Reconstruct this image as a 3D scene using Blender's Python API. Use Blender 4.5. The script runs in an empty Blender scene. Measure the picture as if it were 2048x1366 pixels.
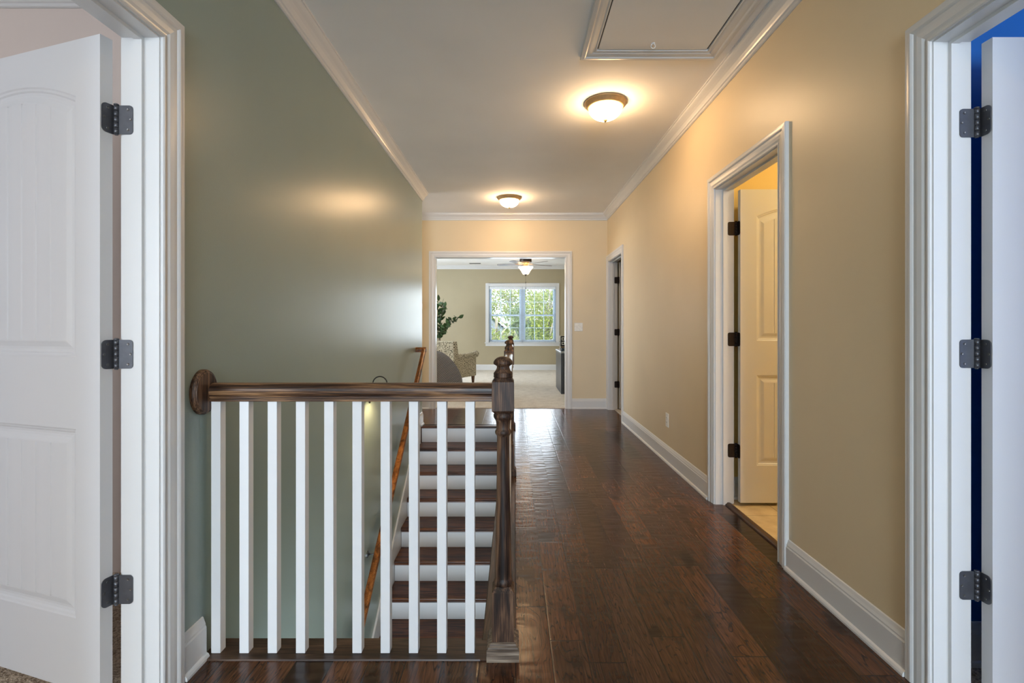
import bpy, bmesh, math, random
from mathutils import Vector, Matrix

random.seed(7)
SC = bpy.context.scene
COL = SC.collection
PI = math.pi

# ------------------------------------------------------------------ camera
cam_d = bpy.data.cameras.new('camera')
cam_d.sensor_width = 36.0
cam_d.lens = 970.0 / 2048.0 * 36.0
cam_d.shift_x = -4.0 / 2048.0
cam_d.shift_y = -31.0 / 2048.0
cam_d.clip_start = 0.05
cam_d.clip_end = 200
cam = bpy.data.objects.new('camera', cam_d)
COL.objects.link(cam)
cam.location = (0, 0, 1.165)
cam.rotation_euler = (PI / 2, 0, 0)
SC.camera = cam

# ------------------------------------------------------------------ world, sun, daylight and fill lights, exposure
SC.view_settings.view_transform = 'Standard'
SC.view_settings.look = 'None'
SC.view_settings.gamma = 1.0
SC.view_settings.use_curve_mapping = False
SC.view_settings.exposure = 0.22

W = bpy.data.worlds.new('sky')
SC.world = W
W.use_nodes = True
bg = W.node_tree.nodes['Background']
bg.inputs[0].default_value = (0.80, 0.90, 1.0, 1)
bg.inputs[1].default_value = 1.5

def sun(name, energy, rot, col):
    l = bpy.data.lights.new(name, 'SUN'); l.energy = energy; l.color = col; l.angle = 0.02
    o = bpy.data.objects.new(name, l); COL.objects.link(o); o.rotation_euler = rot
    return o

def area(name, loc, rot, sx, sy, energy, col):
    l = bpy.data.lights.new(name, 'AREA'); l.shape = 'RECTANGLE'
    l.size = sx; l.size_y = sy; l.energy = energy; l.color = col
    o = bpy.data.objects.new(name, l); COL.objects.link(o)
    o.location = loc; o.rotation_euler = rot
    return o

sun('sun', 5.0, (math.radians(48), 0, math.radians(-25)), (1.0, 0.93, 0.80))
DAY = (0.80, 0.90, 1.0)
# added fill lights at unseen openings; only the far window is seen
area('fill_hall_end', (0.1, -6.12, 1.3), (PI / 2, 0, 0), 2.0, 2.2, 270, (0.70, 0.85, 1.0))  # added fill behind the camera, set far back for even light
area('fill_bedroom', (-2.7, -2.45, 1.45), (PI / 2, 0, 0), 1.6, 1.5, 52, (0.78, 0.89, 1.0))  # added light at an unseen opening, aimed at the open door leaf
area('fill_blue_room', (2.7, -2.45, 1.45), (PI / 2, 0, 0), 1.6, 1.5, 56, DAY)  # added light for the blue room and its door, source unseen
area('fill_far_room_left', (-3.75, 9.9, 1.5), (PI / 2, 0, -PI / 2), 2.6, 1.5, 125, DAY)  # added side light for the far room, from an unseen opening
area('daylight_far_window', (0.22, 12.98, 1.5), (PI / 2, 0, PI), 1.9, 1.5, 60, DAY)
area('fill_side_passage', (-3.62, 6.3, 1.5), (PI / 2, 0, -PI / 2), 0.9, 1.5, 14, DAY)  # added light hidden at the passage end, brightens the hall
area('fill_stairwell', (-0.61, 1.62, -1.45), (PI / 2, 0, 0), 0.7, 1.9, 22, DAY)  # added light under the landing to brighten the risers; no door here

# ------------------------------------------------------------------ materials
def srgb(r, g, b):
    def f(c):
        c /= 255.0
        return c / 12.92 if c <= 0.04045 else ((c + 0.055) / 1.055) ** 2.4
    return (f(r), f(g), f(b), 1)

def newmat(name):
    m = bpy.data.materials.new(name); m.use_nodes = True
    nt = m.node_tree
    return m, nt, nt.nodes['Principled BSDF']

def N(nt, t, **kw):
    n = nt.nodes.new(t)
    for k, v in kw.items(): setattr(n, k, v)
    return n

def math_n(nt, op, a, b=None, clamp=False):
    n = nt.nodes.new('ShaderNodeMath'); n.operation = op; n.use_clamp = clamp
    for i, v in enumerate((a, b)):
        if v is None: continue
        if isinstance(v, (int, float)): n.inputs[i].default_value = v
        else: nt.links.new(v, n.inputs[i])
    return n.outputs[0]

def ramp(nt, fac, stops):
    n = nt.nodes.new('ShaderNodeValToRGB')
    cr = n.color_ramp
    while len(cr.elements) < len(stops): cr.elements.new(0.5)
    for e, (p, c) in zip(cr.elements, stops):
        e.position = p; e.color = c
    nt.links.new(fac, n.inputs[0])
    return n.outputs[0]

def paint(name, col, rough=0.5, bump=0.02, scale=250, spec=0.5, mottled=0.03):
    m, nt, b = newmat(name)
    tc = N(nt, 'ShaderNodeNewGeometry')
    no = N(nt, 'ShaderNodeTexNoise'); no.inputs['Scale'].default_value = scale; no.inputs['Detail'].default_value = 3
    nt.links.new(tc.outputs['Position'], no.inputs['Vector'])
    n2 = N(nt, 'ShaderNodeTexNoise'); n2.inputs['Scale'].default_value = 1.7
    nt.links.new(tc.outputs['Position'], n2.inputs['Vector'])
    lo = tuple(c * (1 - mottled) for c in col[:3]) + (1,)
    hi = tuple(min(1, c * (1 + mottled)) for c in col[:3]) + (1,)
    nt.links.new(ramp(nt, n2.outputs[0], [(0.3, lo), (0.7, hi)]), b.inputs['Base Color'])
    b.inputs['Roughness'].default_value = rough
    b.inputs['Specular IOR Level'].default_value = spec
    if bump:
        bp = N(nt, 'ShaderNodeBump'); bp.inputs['Strength'].default_value = bump * 5; bp.inputs['Distance'].default_value = 0.002
        nt.links.new(no.outputs[0], bp.inputs['Height']); nt.links.new(bp.outputs[0], b.inputs['Normal'])
    return m

def wood(name, dark, mid, light, axis='Z', rough=0.35, s=1.0):
    m, nt, b = newmat(name)
    b.inputs['Specular IOR Level'].default_value = 0.35
    tc = N(nt, 'ShaderNodeNewGeometry')
    mp = N(nt, 'ShaderNodeMapping')
    k = [26 * s, 26 * s, 26 * s]; k['XYZ'.index(axis)] = 2.2 * s
    mp.inputs['Scale'].default_value = k
    nt.links.new(tc.outputs['Position'], mp.inputs['Vector'])
    a = N(nt, 'ShaderNodeTexNoise'); a.inputs['Scale'].default_value = 1.0; a.inputs['Detail'].default_value = 5; a.inputs['Distortion'].default_value = 1.2
    nt.links.new(mp.outputs[0], a.inputs['Vector'])
    mp2 = N(nt, 'ShaderNodeMapping')
    k2 = [260, 260, 260]; k2['XYZ'.index(axis)] = 9
    mp2.inputs['Scale'].default_value = k2
    nt.links.new(tc.outputs['Position'], mp2.inputs['Vector'])
    f = N(nt, 'ShaderNodeTexNoise'); f.inputs['Scale'].default_value = 1.0; f.inputs['Detail'].default_value = 3
    nt.links.new(mp2.outputs[0], f.inputs['Vector'])
    fac = math_n(nt, 'ADD', math_n(nt, 'MULTIPLY', a.outputs[0], 0.6), math_n(nt, 'MULTIPLY', f.outputs[0], 0.4))
    c = ramp(nt, fac, [(0.39, dark), (0.5, mid), (0.61, light)])
    nt.links.new(c, b.inputs['Base Color'])
    b.inputs['Roughness'].default_value = rough
    bp = N(nt, 'ShaderNodeBump'); bp.inputs['Strength'].default_value = 0.25; bp.inputs['Distance'].default_value = 0.001
    nt.links.new(f.outputs[0], bp.inputs['Height']); nt.links.new(bp.outputs[0], b.inputs['Normal'])
    return m

def plain(name, col, rough=0.4, metal=0.0, spec=0.5):
    m, nt, b = newmat(name)
    g = N(nt, 'ShaderNodeNewGeometry')
    no = N(nt, 'ShaderNodeTexNoise'); no.inputs['Scale'].default_value = 40; no.inputs['Detail'].default_value = 4
    nt.links.new(g.outputs['Position'], no.inputs['Vector'])
    lo = tuple(c * 0.9 for c in col[:3]) + (1,); hi = tuple(min(1, c * 1.1) for c in col[:3]) + (1,)
    nt.links.new(ramp(nt, no.outputs[0], [(0.3, lo), (0.7, hi)]), b.inputs['Base Color'])
    b.inputs['Roughness'].default_value = rough; b.inputs['Metallic'].default_value = metal
    b.inputs['Specular IOR Level'].default_value = spec
    return m

def emis(name, col, strength):
    m, nt, b = newmat(name)
    g = N(nt, 'ShaderNodeNewGeometry')
    no = N(nt, 'ShaderNodeTexNoise'); no.inputs['Scale'].default_value = 14; no.inputs['Detail'].default_value = 2
    nt.links.new(g.outputs['Position'], no.inputs['Vector'])
    hi = tuple(col[:3]) + (1,); lo = tuple(c * k for c, k in zip(col[:3], (0.9, 0.8, 0.65))) + (1,)
    c = ramp(nt, no.outputs[0], [(0.3, lo), (0.6, hi)])
    nt.links.new(c, b.inputs['Emission Color'])
    b.inputs['Emission Strength'].default_value = strength
    b.inputs['Base Color'].default_value = (0.9, 0.85, 0.75, 1)
    return m

def floor_mat():
    m, nt, b = newmat('dark_plank_floor')
    L = nt.links
    g = N(nt, 'ShaderNodeNewGeometry'); sp = N(nt, 'ShaderNodeSeparateXYZ')
    L.new(g.outputs['Position'], sp.inputs[0])
    X, Y = sp.outputs[0], sp.outputs[1]
    xs = math_n(nt, 'DIVIDE', math_n(nt, 'ADD', X, 12.7 - 0.006), 0.127)
    col = math_n(nt, 'FLOOR', xs); fx = math_n(nt, 'FRACT', xs)
    wn = N(nt, 'ShaderNodeTexWhiteNoise', noise_dimensions='1D'); L.new(col, wn.inputs['W'])
    wl = N(nt, 'ShaderNodeTexWhiteNoise', noise_dimensions='1D'); L.new(math_n(nt, 'ADD', col, 77.3), wl.inputs['W'])
    ln = math_n(nt, 'ADD', math_n(nt, 'MULTIPLY', wl.outputs[0], 0.5), 0.62)
    ys = math_n(nt, 'ADD', math_n(nt, 'DIVIDE', math_n(nt, 'ADD', Y, 20), ln), math_n(nt, 'MULTIPLY', wn.outputs[0], 7.0))
    row = math_n(nt, 'FLOOR', ys); fy = math_n(nt, 'FRACT', ys)
    cb = N(nt, 'ShaderNodeCombineXYZ'); L.new(col, cb.inputs[0]); L.new(row, cb.inputs[1])
    idn = N(nt, 'ShaderNodeTexWhiteNoise', noise_dimensions='2D'); L.new(cb.outputs[0], idn.inputs['Vector'])
    rid = idn.outputs[0]
    # grain
    gv = N(nt, 'ShaderNodeCombineXYZ')
    L.new(math_n(nt, 'MULTIPLY', X, 13), gv.inputs[0])
    L.new(math_n(nt, 'MULTIPLY', Y, 1.5), gv.inputs[1])
    L.new(math_n(nt, 'MULTIPLY', rid, 60), gv.inputs[2])
    n1 = N(nt, 'ShaderNodeTexNoise'); n1.inputs['Scale'].default_value = 1; n1.inputs['Detail'].default_value = 3; n1.inputs['Distortion'].default_value = 0.6
    L.new(gv.outputs[0], n1.inputs['Vector'])
    # growth-ring contour lines
    rings = math_n(nt, 'FRACT', math_n(nt, 'MULTIPLY', n1.outputs[0], 15))
    rl = math_n(nt, 'MULTIPLY', math_n(nt, 'ABSOLUTE', math_n(nt, 'SUBTRACT', rings, 0.5)), 2.0)
    ring = ramp(nt, rl, [(0.0, (1, 1, 1, 1)), (0.22, (0, 0, 0, 1))])
    fv = N(nt, 'ShaderNodeCombineXYZ')
    L.new(math_n(nt, 'MULTIPLY', X, 150), fv.inputs[0]); L.new(math_n(nt, 'MULTIPLY', Y, 9), fv.inputs[1]); L.new(math_n(nt, 'MULTIPLY', rid, 60), fv.inputs[2])
    n2 = N(nt, 'ShaderNodeTexNoise'); n2.inputs['Scale'].default_value = 1; n2.inputs['Detail'].default_value = 2
    L.new(fv.outputs[0], n2.inputs['Vector'])
    # blotches and knots
    kv = N(nt, 'ShaderNodeCombineXYZ')
    L.new(math_n(nt, 'MULTIPLY', X, 9), kv.inputs[0]); L.new(math_n(nt, 'MULTIPLY', Y, 5), kv.inputs[1]); L.new(math_n(nt, 'MULTIPLY', rid, 40), kv.inputs[2])
    n3 = N(nt, 'ShaderNodeTexNoise'); n3.inputs['Scale'].default_value = 1; n3.inputs['Detail'].default_value = 4
    L.new(kv.outputs[0], n3.inputs['Vector'])
    knot = ramp(nt, n3.outputs[0], [(0.57, (0, 0, 0, 1)), (0.70, (1, 1, 1, 1))])
    tone = ramp(nt, rid, [(0.0, srgb(38, 23, 16)), (0.03, srgb(46, 28, 19)), (0.08, srgb(66, 42, 28)), (0.5, srgb(82, 53, 36)), (0.8, srgb(100, 64, 42)), (1.0, srgb(74, 50, 38))])
    def mix(fac, a, bcol, mode='MIX'):
        mx = N(nt, 'ShaderNodeMix', data_type='RGBA', blend_type=mode)
        if isinstance(fac, float): mx.inputs[0].default_value = fac
        else: L.new(fac, mx.inputs[0])
        L.new(a, mx.inputs[6])
        if isinstance(bcol, tuple): mx.inputs[7].default_value = bcol
        else: L.new(bcol, mx.inputs[7])
        return mx.outputs[2]
    c = mix(math_n(nt, 'MULTIPLY', ring, 0.92), tone, srgb(28, 16, 11))
    st = ramp(nt, n2.outputs[0], [(0.3, (0.60, 0.58, 0.56, 1)), (0.7, (1.30, 1.28, 1.25, 1))])
    c = mix(1.0, c, st, 'MULTIPLY')
    c = mix(math_n(nt, 'MULTIPLY', knot, 0.75), c, srgb(20, 12, 9))
    ex = math_n(nt, 'MINIMUM', fx, math_n(nt, 'SUBTRACT', 1.0, fx))
    ey = math_n(nt, 'MULTIPLY', math_n(nt, 'MINIMUM', fy, math_n(nt, 'SUBTRACT', 1.0, fy)), math_n(nt, 'DIVIDE', ln, 0.127))
    e = math_n(nt, 'MINIMUM', ex, ey)
    gap = ramp(nt, e, [(0.010, (1, 1, 1, 1)), (0.026, (0, 0, 0, 1))])
    c = mix(math_n(nt, 'MULTIPLY', gap, 0.8), c, srgb(22, 14, 10))
    L.new(c, b.inputs['Base Color'])
    # scraped surface
    sv = N(nt, 'ShaderNodeCombineXYZ')
    L.new(math_n(nt, 'MULTIPLY', X, 7), sv.inputs[0]); L.new(math_n(nt, 'MULTIPLY', Y, 22), sv.inputs[1]); L.new(math_n(nt, 'MULTIPLY', rid, 30), sv.inputs[2])
    n4 = N(nt, 'ShaderNodeTexNoise'); n4.inputs['Scale'].default_value = 1; n4.inputs['Detail'].default_value = 1
    L.new(sv.outputs[0], n4.inputs['Vector'])
    edge = ramp(nt, e, [(0.0, (0, 0, 0, 1)), (0.045, (1, 1, 1, 1))])
    h = math_n(nt, 'ADD', math_n(nt, 'MULTIPLY', n4.outputs[0], 1.1), math_n(nt, 'ADD', math_n(nt, 'MULTIPLY', edge, 0.15), math_n(nt, 'MULTIPLY', n2.outputs[0], 0.05)))
    bp = N(nt, 'ShaderNodeBump'); bp.inputs['Strength'].default_value = 0.8; bp.inputs['Distance'].default_value = 0.0025
    L.new(h, bp.inputs['Height']); L.new(bp.outputs[0], b.inputs['Normal'])
    b.inputs['Roughness'].default_value = 0.20
    b.inputs['Specular IOR Level'].default_value = 0.36
    return m

def carpet_mat(name, a, c2):
    m, nt, b = newmat(name)
    g = N(nt, 'ShaderNodeNewGeometry')
    n = N(nt, 'ShaderNodeTexNoise'); n.inputs['Scale'].default_value = 130; n.inputs['Detail'].default_value = 3
    n0 = N(nt, 'ShaderNodeTexNoise'); n0.inputs['Scale'].default_value = 9; n0.inputs['Detail'].default_value = 4
    nt.links.new(g.outputs['Position'], n.inputs['Vector']); nt.links.new(g.outputs['Position'], n0.inputs['Vector'])
    f = math_n(nt, 'ADD', math_n(nt, 'MULTIPLY', n.outputs[0], 0.75), math_n(nt, 'MULTIPLY', n0.outputs[0], 0.25))
    nt.links.new(ramp(nt, f, [(0.38, a), (0.6, c2)]), b.inputs['Base Color'])
    b.inputs['Roughness'].default_value = 1.0; b.inputs['Specular IOR Level'].default_value = 0.1
    bp = N(nt, 'ShaderNodeBump'); bp.inputs['Strength'].default_value = 1.0; bp.inputs['Distance'].default_value = 0.008
    nt.links.new(n.outputs[0], bp.inputs['Height']); nt.links.new(bp.outputs[0], b.inputs['Normal'])
    return m

def tile_mat():
    m, nt, b = newmat('beige_floor_tile')
    g = N(nt, 'ShaderNodeNewGeometry')
    br = N(nt, 'ShaderNodeTexBrick'); br.offset = 0; br.inputs['Scale'].default_value = 1
    br.inputs['Brick Width'].default_value = 0.33; br.inputs['Row Height'].default_value = 0.33; br.inputs['Mortar Size'].default_value = 0.003
    n = N(nt, 'ShaderNodeTexNoise'); n.inputs['Scale'].default_value = 11; n.inputs['Detail'].default_value = 6
    nt.links.new(g.outputs['Position'], br.inputs['Vector']); nt.links.new(g.outputs['Position'], n.inputs['Vector'])
    nt.links.new(ramp(nt, n.outputs[0], [(0.3, srgb(190, 168, 130)), (0.7, srgb(222, 204, 168))]), br.inputs['Color1'])
    nt.links.new(ramp(nt, n.outputs[0], [(0.3, srgb(196, 172, 134)), (0.7, srgb(226, 208, 172))]), br.inputs['Color2'])
    br.inputs['Mortar'].default_value = srgb(160, 140, 110)
    nt.links.new(br.outputs[0], b.inputs['Base Color']); b.inputs['Roughness'].default_value = 0.45
    return m

def swirl_mat():
    m, nt, b = newmat('scroll_pattern_fabric')
    tc = N(nt, 'ShaderNodeTexCoord')
    mp = N(nt, 'ShaderNodeMapping'); mp.inputs['Scale'].default_value = (15, 15, 15)
    nt.links.new(tc.outputs['Object'], mp.inputs['Vector'])
    v = N(nt, 'ShaderNodeTexVoronoi'); v.inputs['Scale'].default_value = 1.0; v.inputs['Randomness'].default_value = 0.45
    nt.links.new(mp.outputs[0], v.inputs['Vector'])
    r = math_n(nt, 'FRACT', math_n(nt, 'MULTIPLY', v.outputs['Distance'], 2.6))
    n = N(nt, 'ShaderNodeTexNoise'); n.inputs['Scale'].default_value = 1.6
    nt.links.new(mp.outputs[0], n.inputs['Vector'])
    f = math_n(nt, 'ADD', r, math_n(nt, 'MULTIPLY', math_n(nt, 'SUBTRACT', n.outputs[0], 0.5), 1.0))
    c = ramp(nt, f, [(0.40, srgb(196, 184, 158)), (0.50, srgb(86, 78, 64)), (0.68, srgb(100, 92, 72)), (0.76, srgb(200, 188, 162))])
    nt.links.new(c, b.inputs['Base Color']); b.inputs['Roughness'].default_value = 0.95
    return m

def cord_mat():
    m, nt, b = newmat('grey_corduroy')
    tc = N(nt, 'ShaderNodeTexCoord')
    mp = N(nt, 'ShaderNodeMapping'); mp.inputs['Rotation'].default_value = (0, math.radians(38), 0)
    nt.links.new(tc.outputs['Object'], mp.inputs['Vector'])
    w = N(nt, 'ShaderNodeTexWave'); w.bands_direction = 'Z'; w.inputs['Scale'].default_value = 14; w.inputs['Distortion'].default_value = 0.6
    nt.links.new(mp.outputs[0], w.inputs['Vector'])
    nt.links.new(ramp(nt, w.outputs[1], [(0.2, srgb(100, 96, 96)), (0.8, srgb(140, 136, 136))]), b.inputs['Base Color'])
    bp = N(nt, 'ShaderNodeBump'); bp.inputs['Strength'].default_value = 0.7; bp.inputs['Distance'].default_value = 0.01
    nt.links.new(w.outputs[1], bp.inputs['Height']); nt.links.new(bp.outputs[0], b.inputs['Normal'])
    b.inputs['Roughness'].default_value = 0.95
    return m

def leafmat(name, a, c2, trans=0.3):
    m, nt, b = newmat(name)
    g = N(nt, 'ShaderNodeNewGeometry')
    n = N(nt, 'ShaderNodeTexNoise'); n.inputs['Scale'].default_value = 6
    nt.links.new(g.outputs['Position'], n.inputs['Vector'])
    c = ramp(nt, n.outputs[0], [(0.3, a), (0.7, c2)])
    nt.links.new(c, b.inputs['Base Color']); b.inputs['Roughness'].default_value = 0.45
    if trans:
        t = N(nt, 'ShaderNodeBsdfTranslucent'); nt.links.new(c, t.inputs[0])
        mx = N(nt, 'ShaderNodeMixShader'); mx.inputs[0].default_value = trans
        nt.links.new(b.outputs[0], mx.inputs[1]); nt.links.new(t.outputs[0], mx.inputs[2])
        nt.links.new(mx.outputs[0], nt.nodes['Material Output'].inputs[0])
    return m

def glassmat():
    m, nt, b = newmat('window_glass')
    tr = N(nt, 'ShaderNodeBsdfTransparent'); gl = N(nt, 'ShaderNodeBsdfGlossy'); gl.inputs['Roughness'].default_value = 0.02
    fr = N(nt, 'ShaderNodeFresnel'); fr.inputs[0].default_value = 1.12
    mx = N(nt, 'ShaderNodeMixShader')
    nt.links.new(fr.outputs[0], mx.inputs[0]); nt.links.new(tr.outputs[0], mx.inputs[1]); nt.links.new(gl.outputs[0], mx.inputs[2])
    nt.links.new(mx.outputs[0], nt.nodes['Material Output'].inputs[0])
    return m

GREEN = paint('sage_green_wall_paint', srgb(146, 161, 154), rough=0.30, bump=0.03)
BEIGE = paint('beige_wall_paint', srgb(224, 206, 172), rough=0.42, bump=0.02)
KHAKI = paint('khaki_wall_paint', srgb(174, 162, 134), rough=0.6)
PINK = paint('pale_pink_wall_paint', srgb(222, 208, 200), rough=0.6)
BLUE = paint('royal_blue_wall_paint', srgb(6, 112, 196), rough=0.5)
YELLOW = paint('golden_wall_paint', srgb(234, 208, 138), rough=0.6)
CEIL = paint('white_ceiling_paint', srgb(243, 242, 240), rough=0.85, bump=0.02)
TRIM = paint('white_gloss_trim_paint', srgb(218, 218, 218), rough=0.28, bump=0, mottled=0.01)
DOORP = paint('white_door_paint', srgb(220, 221, 224), rough=0.38, bump=0.004, scale=60, mottled=0.01)
FLOOR = floor_mat()
CARPET = carpet_mat('beige_carpet', srgb(150, 130, 110), srgb(226, 208, 186))
CARPET2 = carpet_mat('pale_carpet', srgb(196, 186, 172), srgb(238, 230, 218))
TILE = tile_mat()
RAILW = wood('walnut_rail_wood_x', srgb(34, 22, 16), srgb(86, 60, 42), srgb(148, 112, 78), 'X', 0.34, 1.1)
RAILY = wood('walnut_rail_wood_y', srgb(34, 22, 15), srgb(80, 54, 35), srgb(120, 88, 58), 'Y', 0.28, 0.8)
POSTW = wood('walnut_post_wood', srgb(26, 17, 13), srgb(70, 49, 37), srgb(124, 94, 70), 'Z', 0.5, 0.9)
PLATEX = wood('dark_plate_wood_x', srgb(34, 23, 18), srgb(66, 48, 37), srgb(92, 70, 54), 'X', 0.4)
PLATEY = wood('dark_plate_wood_y', srgb(34, 23, 18), srgb(70, 50, 37), srgb(98, 72, 52), 'Y', 0.4)
BASEW = wood('speckled_base_wood', srgb(80, 68, 58), srgb(120, 105, 92), srgb(160, 146, 130), 'X', 0.45, 3)
TREADW = wood('stained_oak_tread', srgb(38, 20, 12), srgb(84, 47, 26), srgb(120, 72, 40), 'X', 0.32, 0.8)
HANDW = wood('honey_oak_handrail', srgb(66, 36, 14), srgb(126, 74, 32), srgb(168, 106, 52), 'Y', 0.3, 0.8)
WHITEP = paint('white_baluster_paint', srgb(232, 233, 235), rough=0.4, bump=0.01, scale=60, mottled=0.01)
BRONZE = plain('oil_rubbed_bronze', srgb(96, 98, 104), 0.36, 0.6)
DARKBR = plain('dark_bronze_hinge', srgb(44, 36, 32), 0.45, 0.6)
SCREW = plain('screw_metal', srgb(120, 118, 116), 0.35, 0.9)
PAN = plain('antique_brass_pan', srgb(178, 148, 104), 0.42, 0.35)
BLACK = plain('black_metal', srgb(34, 32, 30), 0.4, 0.5)
PLASTIC = plain('white_plastic_plate', srgb(236, 234, 228), 0.35)
SLOT = plain('dark_slot', srgb(50, 46, 42), 0.6)
BOWL = emis('glowing_alabaster_glass', (1.0, 0.66, 0.36), 74.0)
FANBOWL = emis('glowing_fan_glass', (1.0, 0.76, 0.48), 9.0)
BULB = emis('glowing_bulb', (1.0, 0.74, 0.40), 800.0)
SHADE = plain('bronze_shade', srgb(70, 58, 46), 0.45, 0.6)
BLADE = wood('fan_blade_wood', srgb(60, 46, 36), srgb(96, 78, 64), srgb(126, 106, 90), 'X', 0.4)
CAB = plain('charcoal_cabinet_paint', srgb(64, 68, 74), 0.32)
CABTOP = plain('pale_cabinet_top', srgb(176, 182, 188), 0.25)
SWIRL = swirl_mat()
CORD = cord_mat()
LEGW = wood('brown_chair_leg', srgb(48, 28, 16), srgb(84, 52, 30), srgb(110, 72, 44), 'Z', 0.4)
LEAF = leafmat('glossy_dark_leaf', srgb(30, 48, 26), srgb(66, 92, 46), 0.15)
STEM = plain('brown_stem', srgb(84, 66, 46), 0.8)
POT = plain('woven_pot', srgb(120, 96, 70), 0.8)
TREEA = leafmat('sunlit_yellow_green_leaf', srgb(118, 140, 62), srgb(176, 188, 100), 0.35)
TREEB = leafmat('mid_green_leaf', srgb(84, 112, 66), srgb(140, 164, 100), 0.35)
BARK = plain('pale_bark', srgb(190, 184, 170), 0.9)
SIDING = plain('grey_siding', srgb(136, 148, 162), 0.8)
ROOFM = plain('grey_roof_shingle', srgb(120, 122, 128), 0.9)
GRASS = plain('lawn_grass', srgb(110, 136, 70), 0.95)
GLASS = glassmat()
VINYL = plain('white_vinyl_window', srgb(176, 190, 204), 0.35)
BLIND = plain('white_blind_slat', srgb(226, 232, 238), 0.4)
DGLASS = plain('dark_blue_glass', srgb(34, 52, 66), 0.1)
WAX = plain('white_wax', srgb(238, 236, 226), 0.5)

# ------------------------------------------------------------------ mesh builder
class MB:
    def __init__(self): self.v = []; self.f = []; self.s = []
    def add(self, vs, fs, smooth=False):
        o = len(self.v); self.v += [tuple(p) for p in vs]
        for f in fs: self.f.append([i + o for i in f]); self.s.append(smooth)
        return self
    def box(self, x0, x1, y0, y1, z0, z1):
        x0, x1 = sorted((x0, x1)); y0, y1 = sorted((y0, y1)); z0, z1 = sorted((z0, z1))
        vs = [(x, y, z) for z in (z0, z1) for y in (y0, y1) for x in (x0, x1)]
        return self.add(vs, [(0, 2, 3, 1), (4, 5, 7, 6), (0, 1, 5, 4), (2, 6, 7, 3), (0, 4, 6, 2), (1, 3, 7, 5)])
    def taper(self, x0, x1, y0, y1, z0, z1, i):           # box with top inset by i
        vs = [(x0, y0, z0), (x1, y0, z0), (x1, y1, z0), (x0, y1, z0), (x0 + i, y0 + i, z1), (x1 - i, y0 + i, z1), (x1 - i, y1 - i, z1), (x0 + i, y1 - i, z1)]
        return self.add(vs, [(3, 2, 1, 0), (4, 5, 6, 7), (0, 1, 5, 4), (1, 2, 6, 5), (2, 3, 7, 6), (3, 0, 4, 7)])
    def loft(self, rings, closed=True, caps=True, smooth=False):
        n = len(rings[0]); vs = [p for r in rings for p in r]; fs = []
        for k in range(len(rings) - 1):
            for i in range(n if closed else n - 1):
                j = (i + 1) % n
                fs.append((k * n + i, k * n + j, (k + 1) * n + j, (k + 1) * n + i))
        self.add(vs, fs, smooth)
        if caps and closed:
            self.add(rings[0], [tuple(range(n))[::-1]]); self.add(rings[-1], [tuple(range(n))])
        return self
    def prism(self, poly, fn, a0, a1, smooth=False):      # fn(p, q, a) -> xyz
        return self.loft([[fn(p, q, a0) for p, q in poly], [fn(p, q, a1) for p, q in poly]], smooth=smooth)
    def lathe(self, prof, c=(0, 0, 0), n=40, smooth=True, cap=True):
        rings = [[(c[0] + r * math.cos(2 * PI * i / n), c[1] + r * math.sin(2 * PI * i / n), c[2] + z) for i in range(n)] for r, z in prof]
        return self.loft(rings, smooth=smooth, caps=cap)
    def tube(self, path, r, n=12, caps=True):
        rings = []
        P = [Vector(p) for p in path]
        for i, p in enumerate(P):
            t = (P[min(i + 1, len(P) - 1)] - P[max(i - 1, 0)]).normalized()
            a = t.cross(Vector((0, 0, 1)))
            if a.length < 1e-3: a = t.cross(Vector((0, 1, 0)))
            a.normalize(); b = t.cross(a).normalized()
            rr = r[i] if isinstance(r, (list, tuple)) else r
            rings.append([tuple(p + a * rr * math.cos(2 * PI * k / n) + b * rr * math.sin(2 * PI * k / n)) for k in range(n)])
        return self.loft(rings, smooth=True, caps=caps)
    def sphere(self, c, r, n=20, sz=1.0):
        prof = [(max(1e-4, r * math.sin(PI * k / 12)), -r * sz * math.cos(PI * k / 12)) for k in range(13)]
        return self.lathe(prof, c, n)
    def xf(self, M, start=0):
        for i in range(start, len(self.v)): self.v[i] = tuple(M @ Vector(self.v[i]))
        return self
    def build(self, name, mat, parent=None, bevel=0, local=False, recalc=True, autosm=False):
        if parent is not None:
            org = Vector((0, 0, 0)) if local else parent['_o']
        else:
            xs = [p[0] for p in self.v]; ys = [p[1] for p in self.v]; zs = [p[2] for p in self.v]
            org = Vector(((min(xs) + max(xs)) / 2, (min(ys) + max(ys)) / 2, min(zs)))
        if not isinstance(org, Vector): org = Vector(org)
        me = bpy.data.meshes.new(name)
        me.from_pydata([tuple(Vector(p) - org) for p in self.v], [], self.f)
        me.polygons.foreach_set('use_smooth', self.s)
        me.materials.append(mat)
        if recalc:
            bm = bmesh.new(); bm.from_mesh(me)
            bmesh.ops.remove_doubles(bm, verts=bm.verts, dist=1e-5)
            bmesh.ops.recalc_face_normals(bm, faces=bm.faces); bm.to_mesh(me); bm.free()
        me.update()
        o = bpy.data.objects.new(name, me); COL.objects.link(o)
        if parent is not None:
            o.parent = parent; ORG[o.name] = org
        else:
            o.location = org; ORG[o.name] = org
        o['_o'] = tuple(org)
        if bevel:
            md = o.modifiers.new('edge', 'BEVEL'); md.width = bevel; md.segments = 2; md.limit_method = 'ANGLE'; md.angle_limit = math.radians(40)
        return o
ORG = {}

def tag(o, label, cat, group=None, kind=None):
    o['label'] = label; o['category'] = cat
    if group: o['group'] = group
    if kind: o['kind'] = kind
    return o

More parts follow.
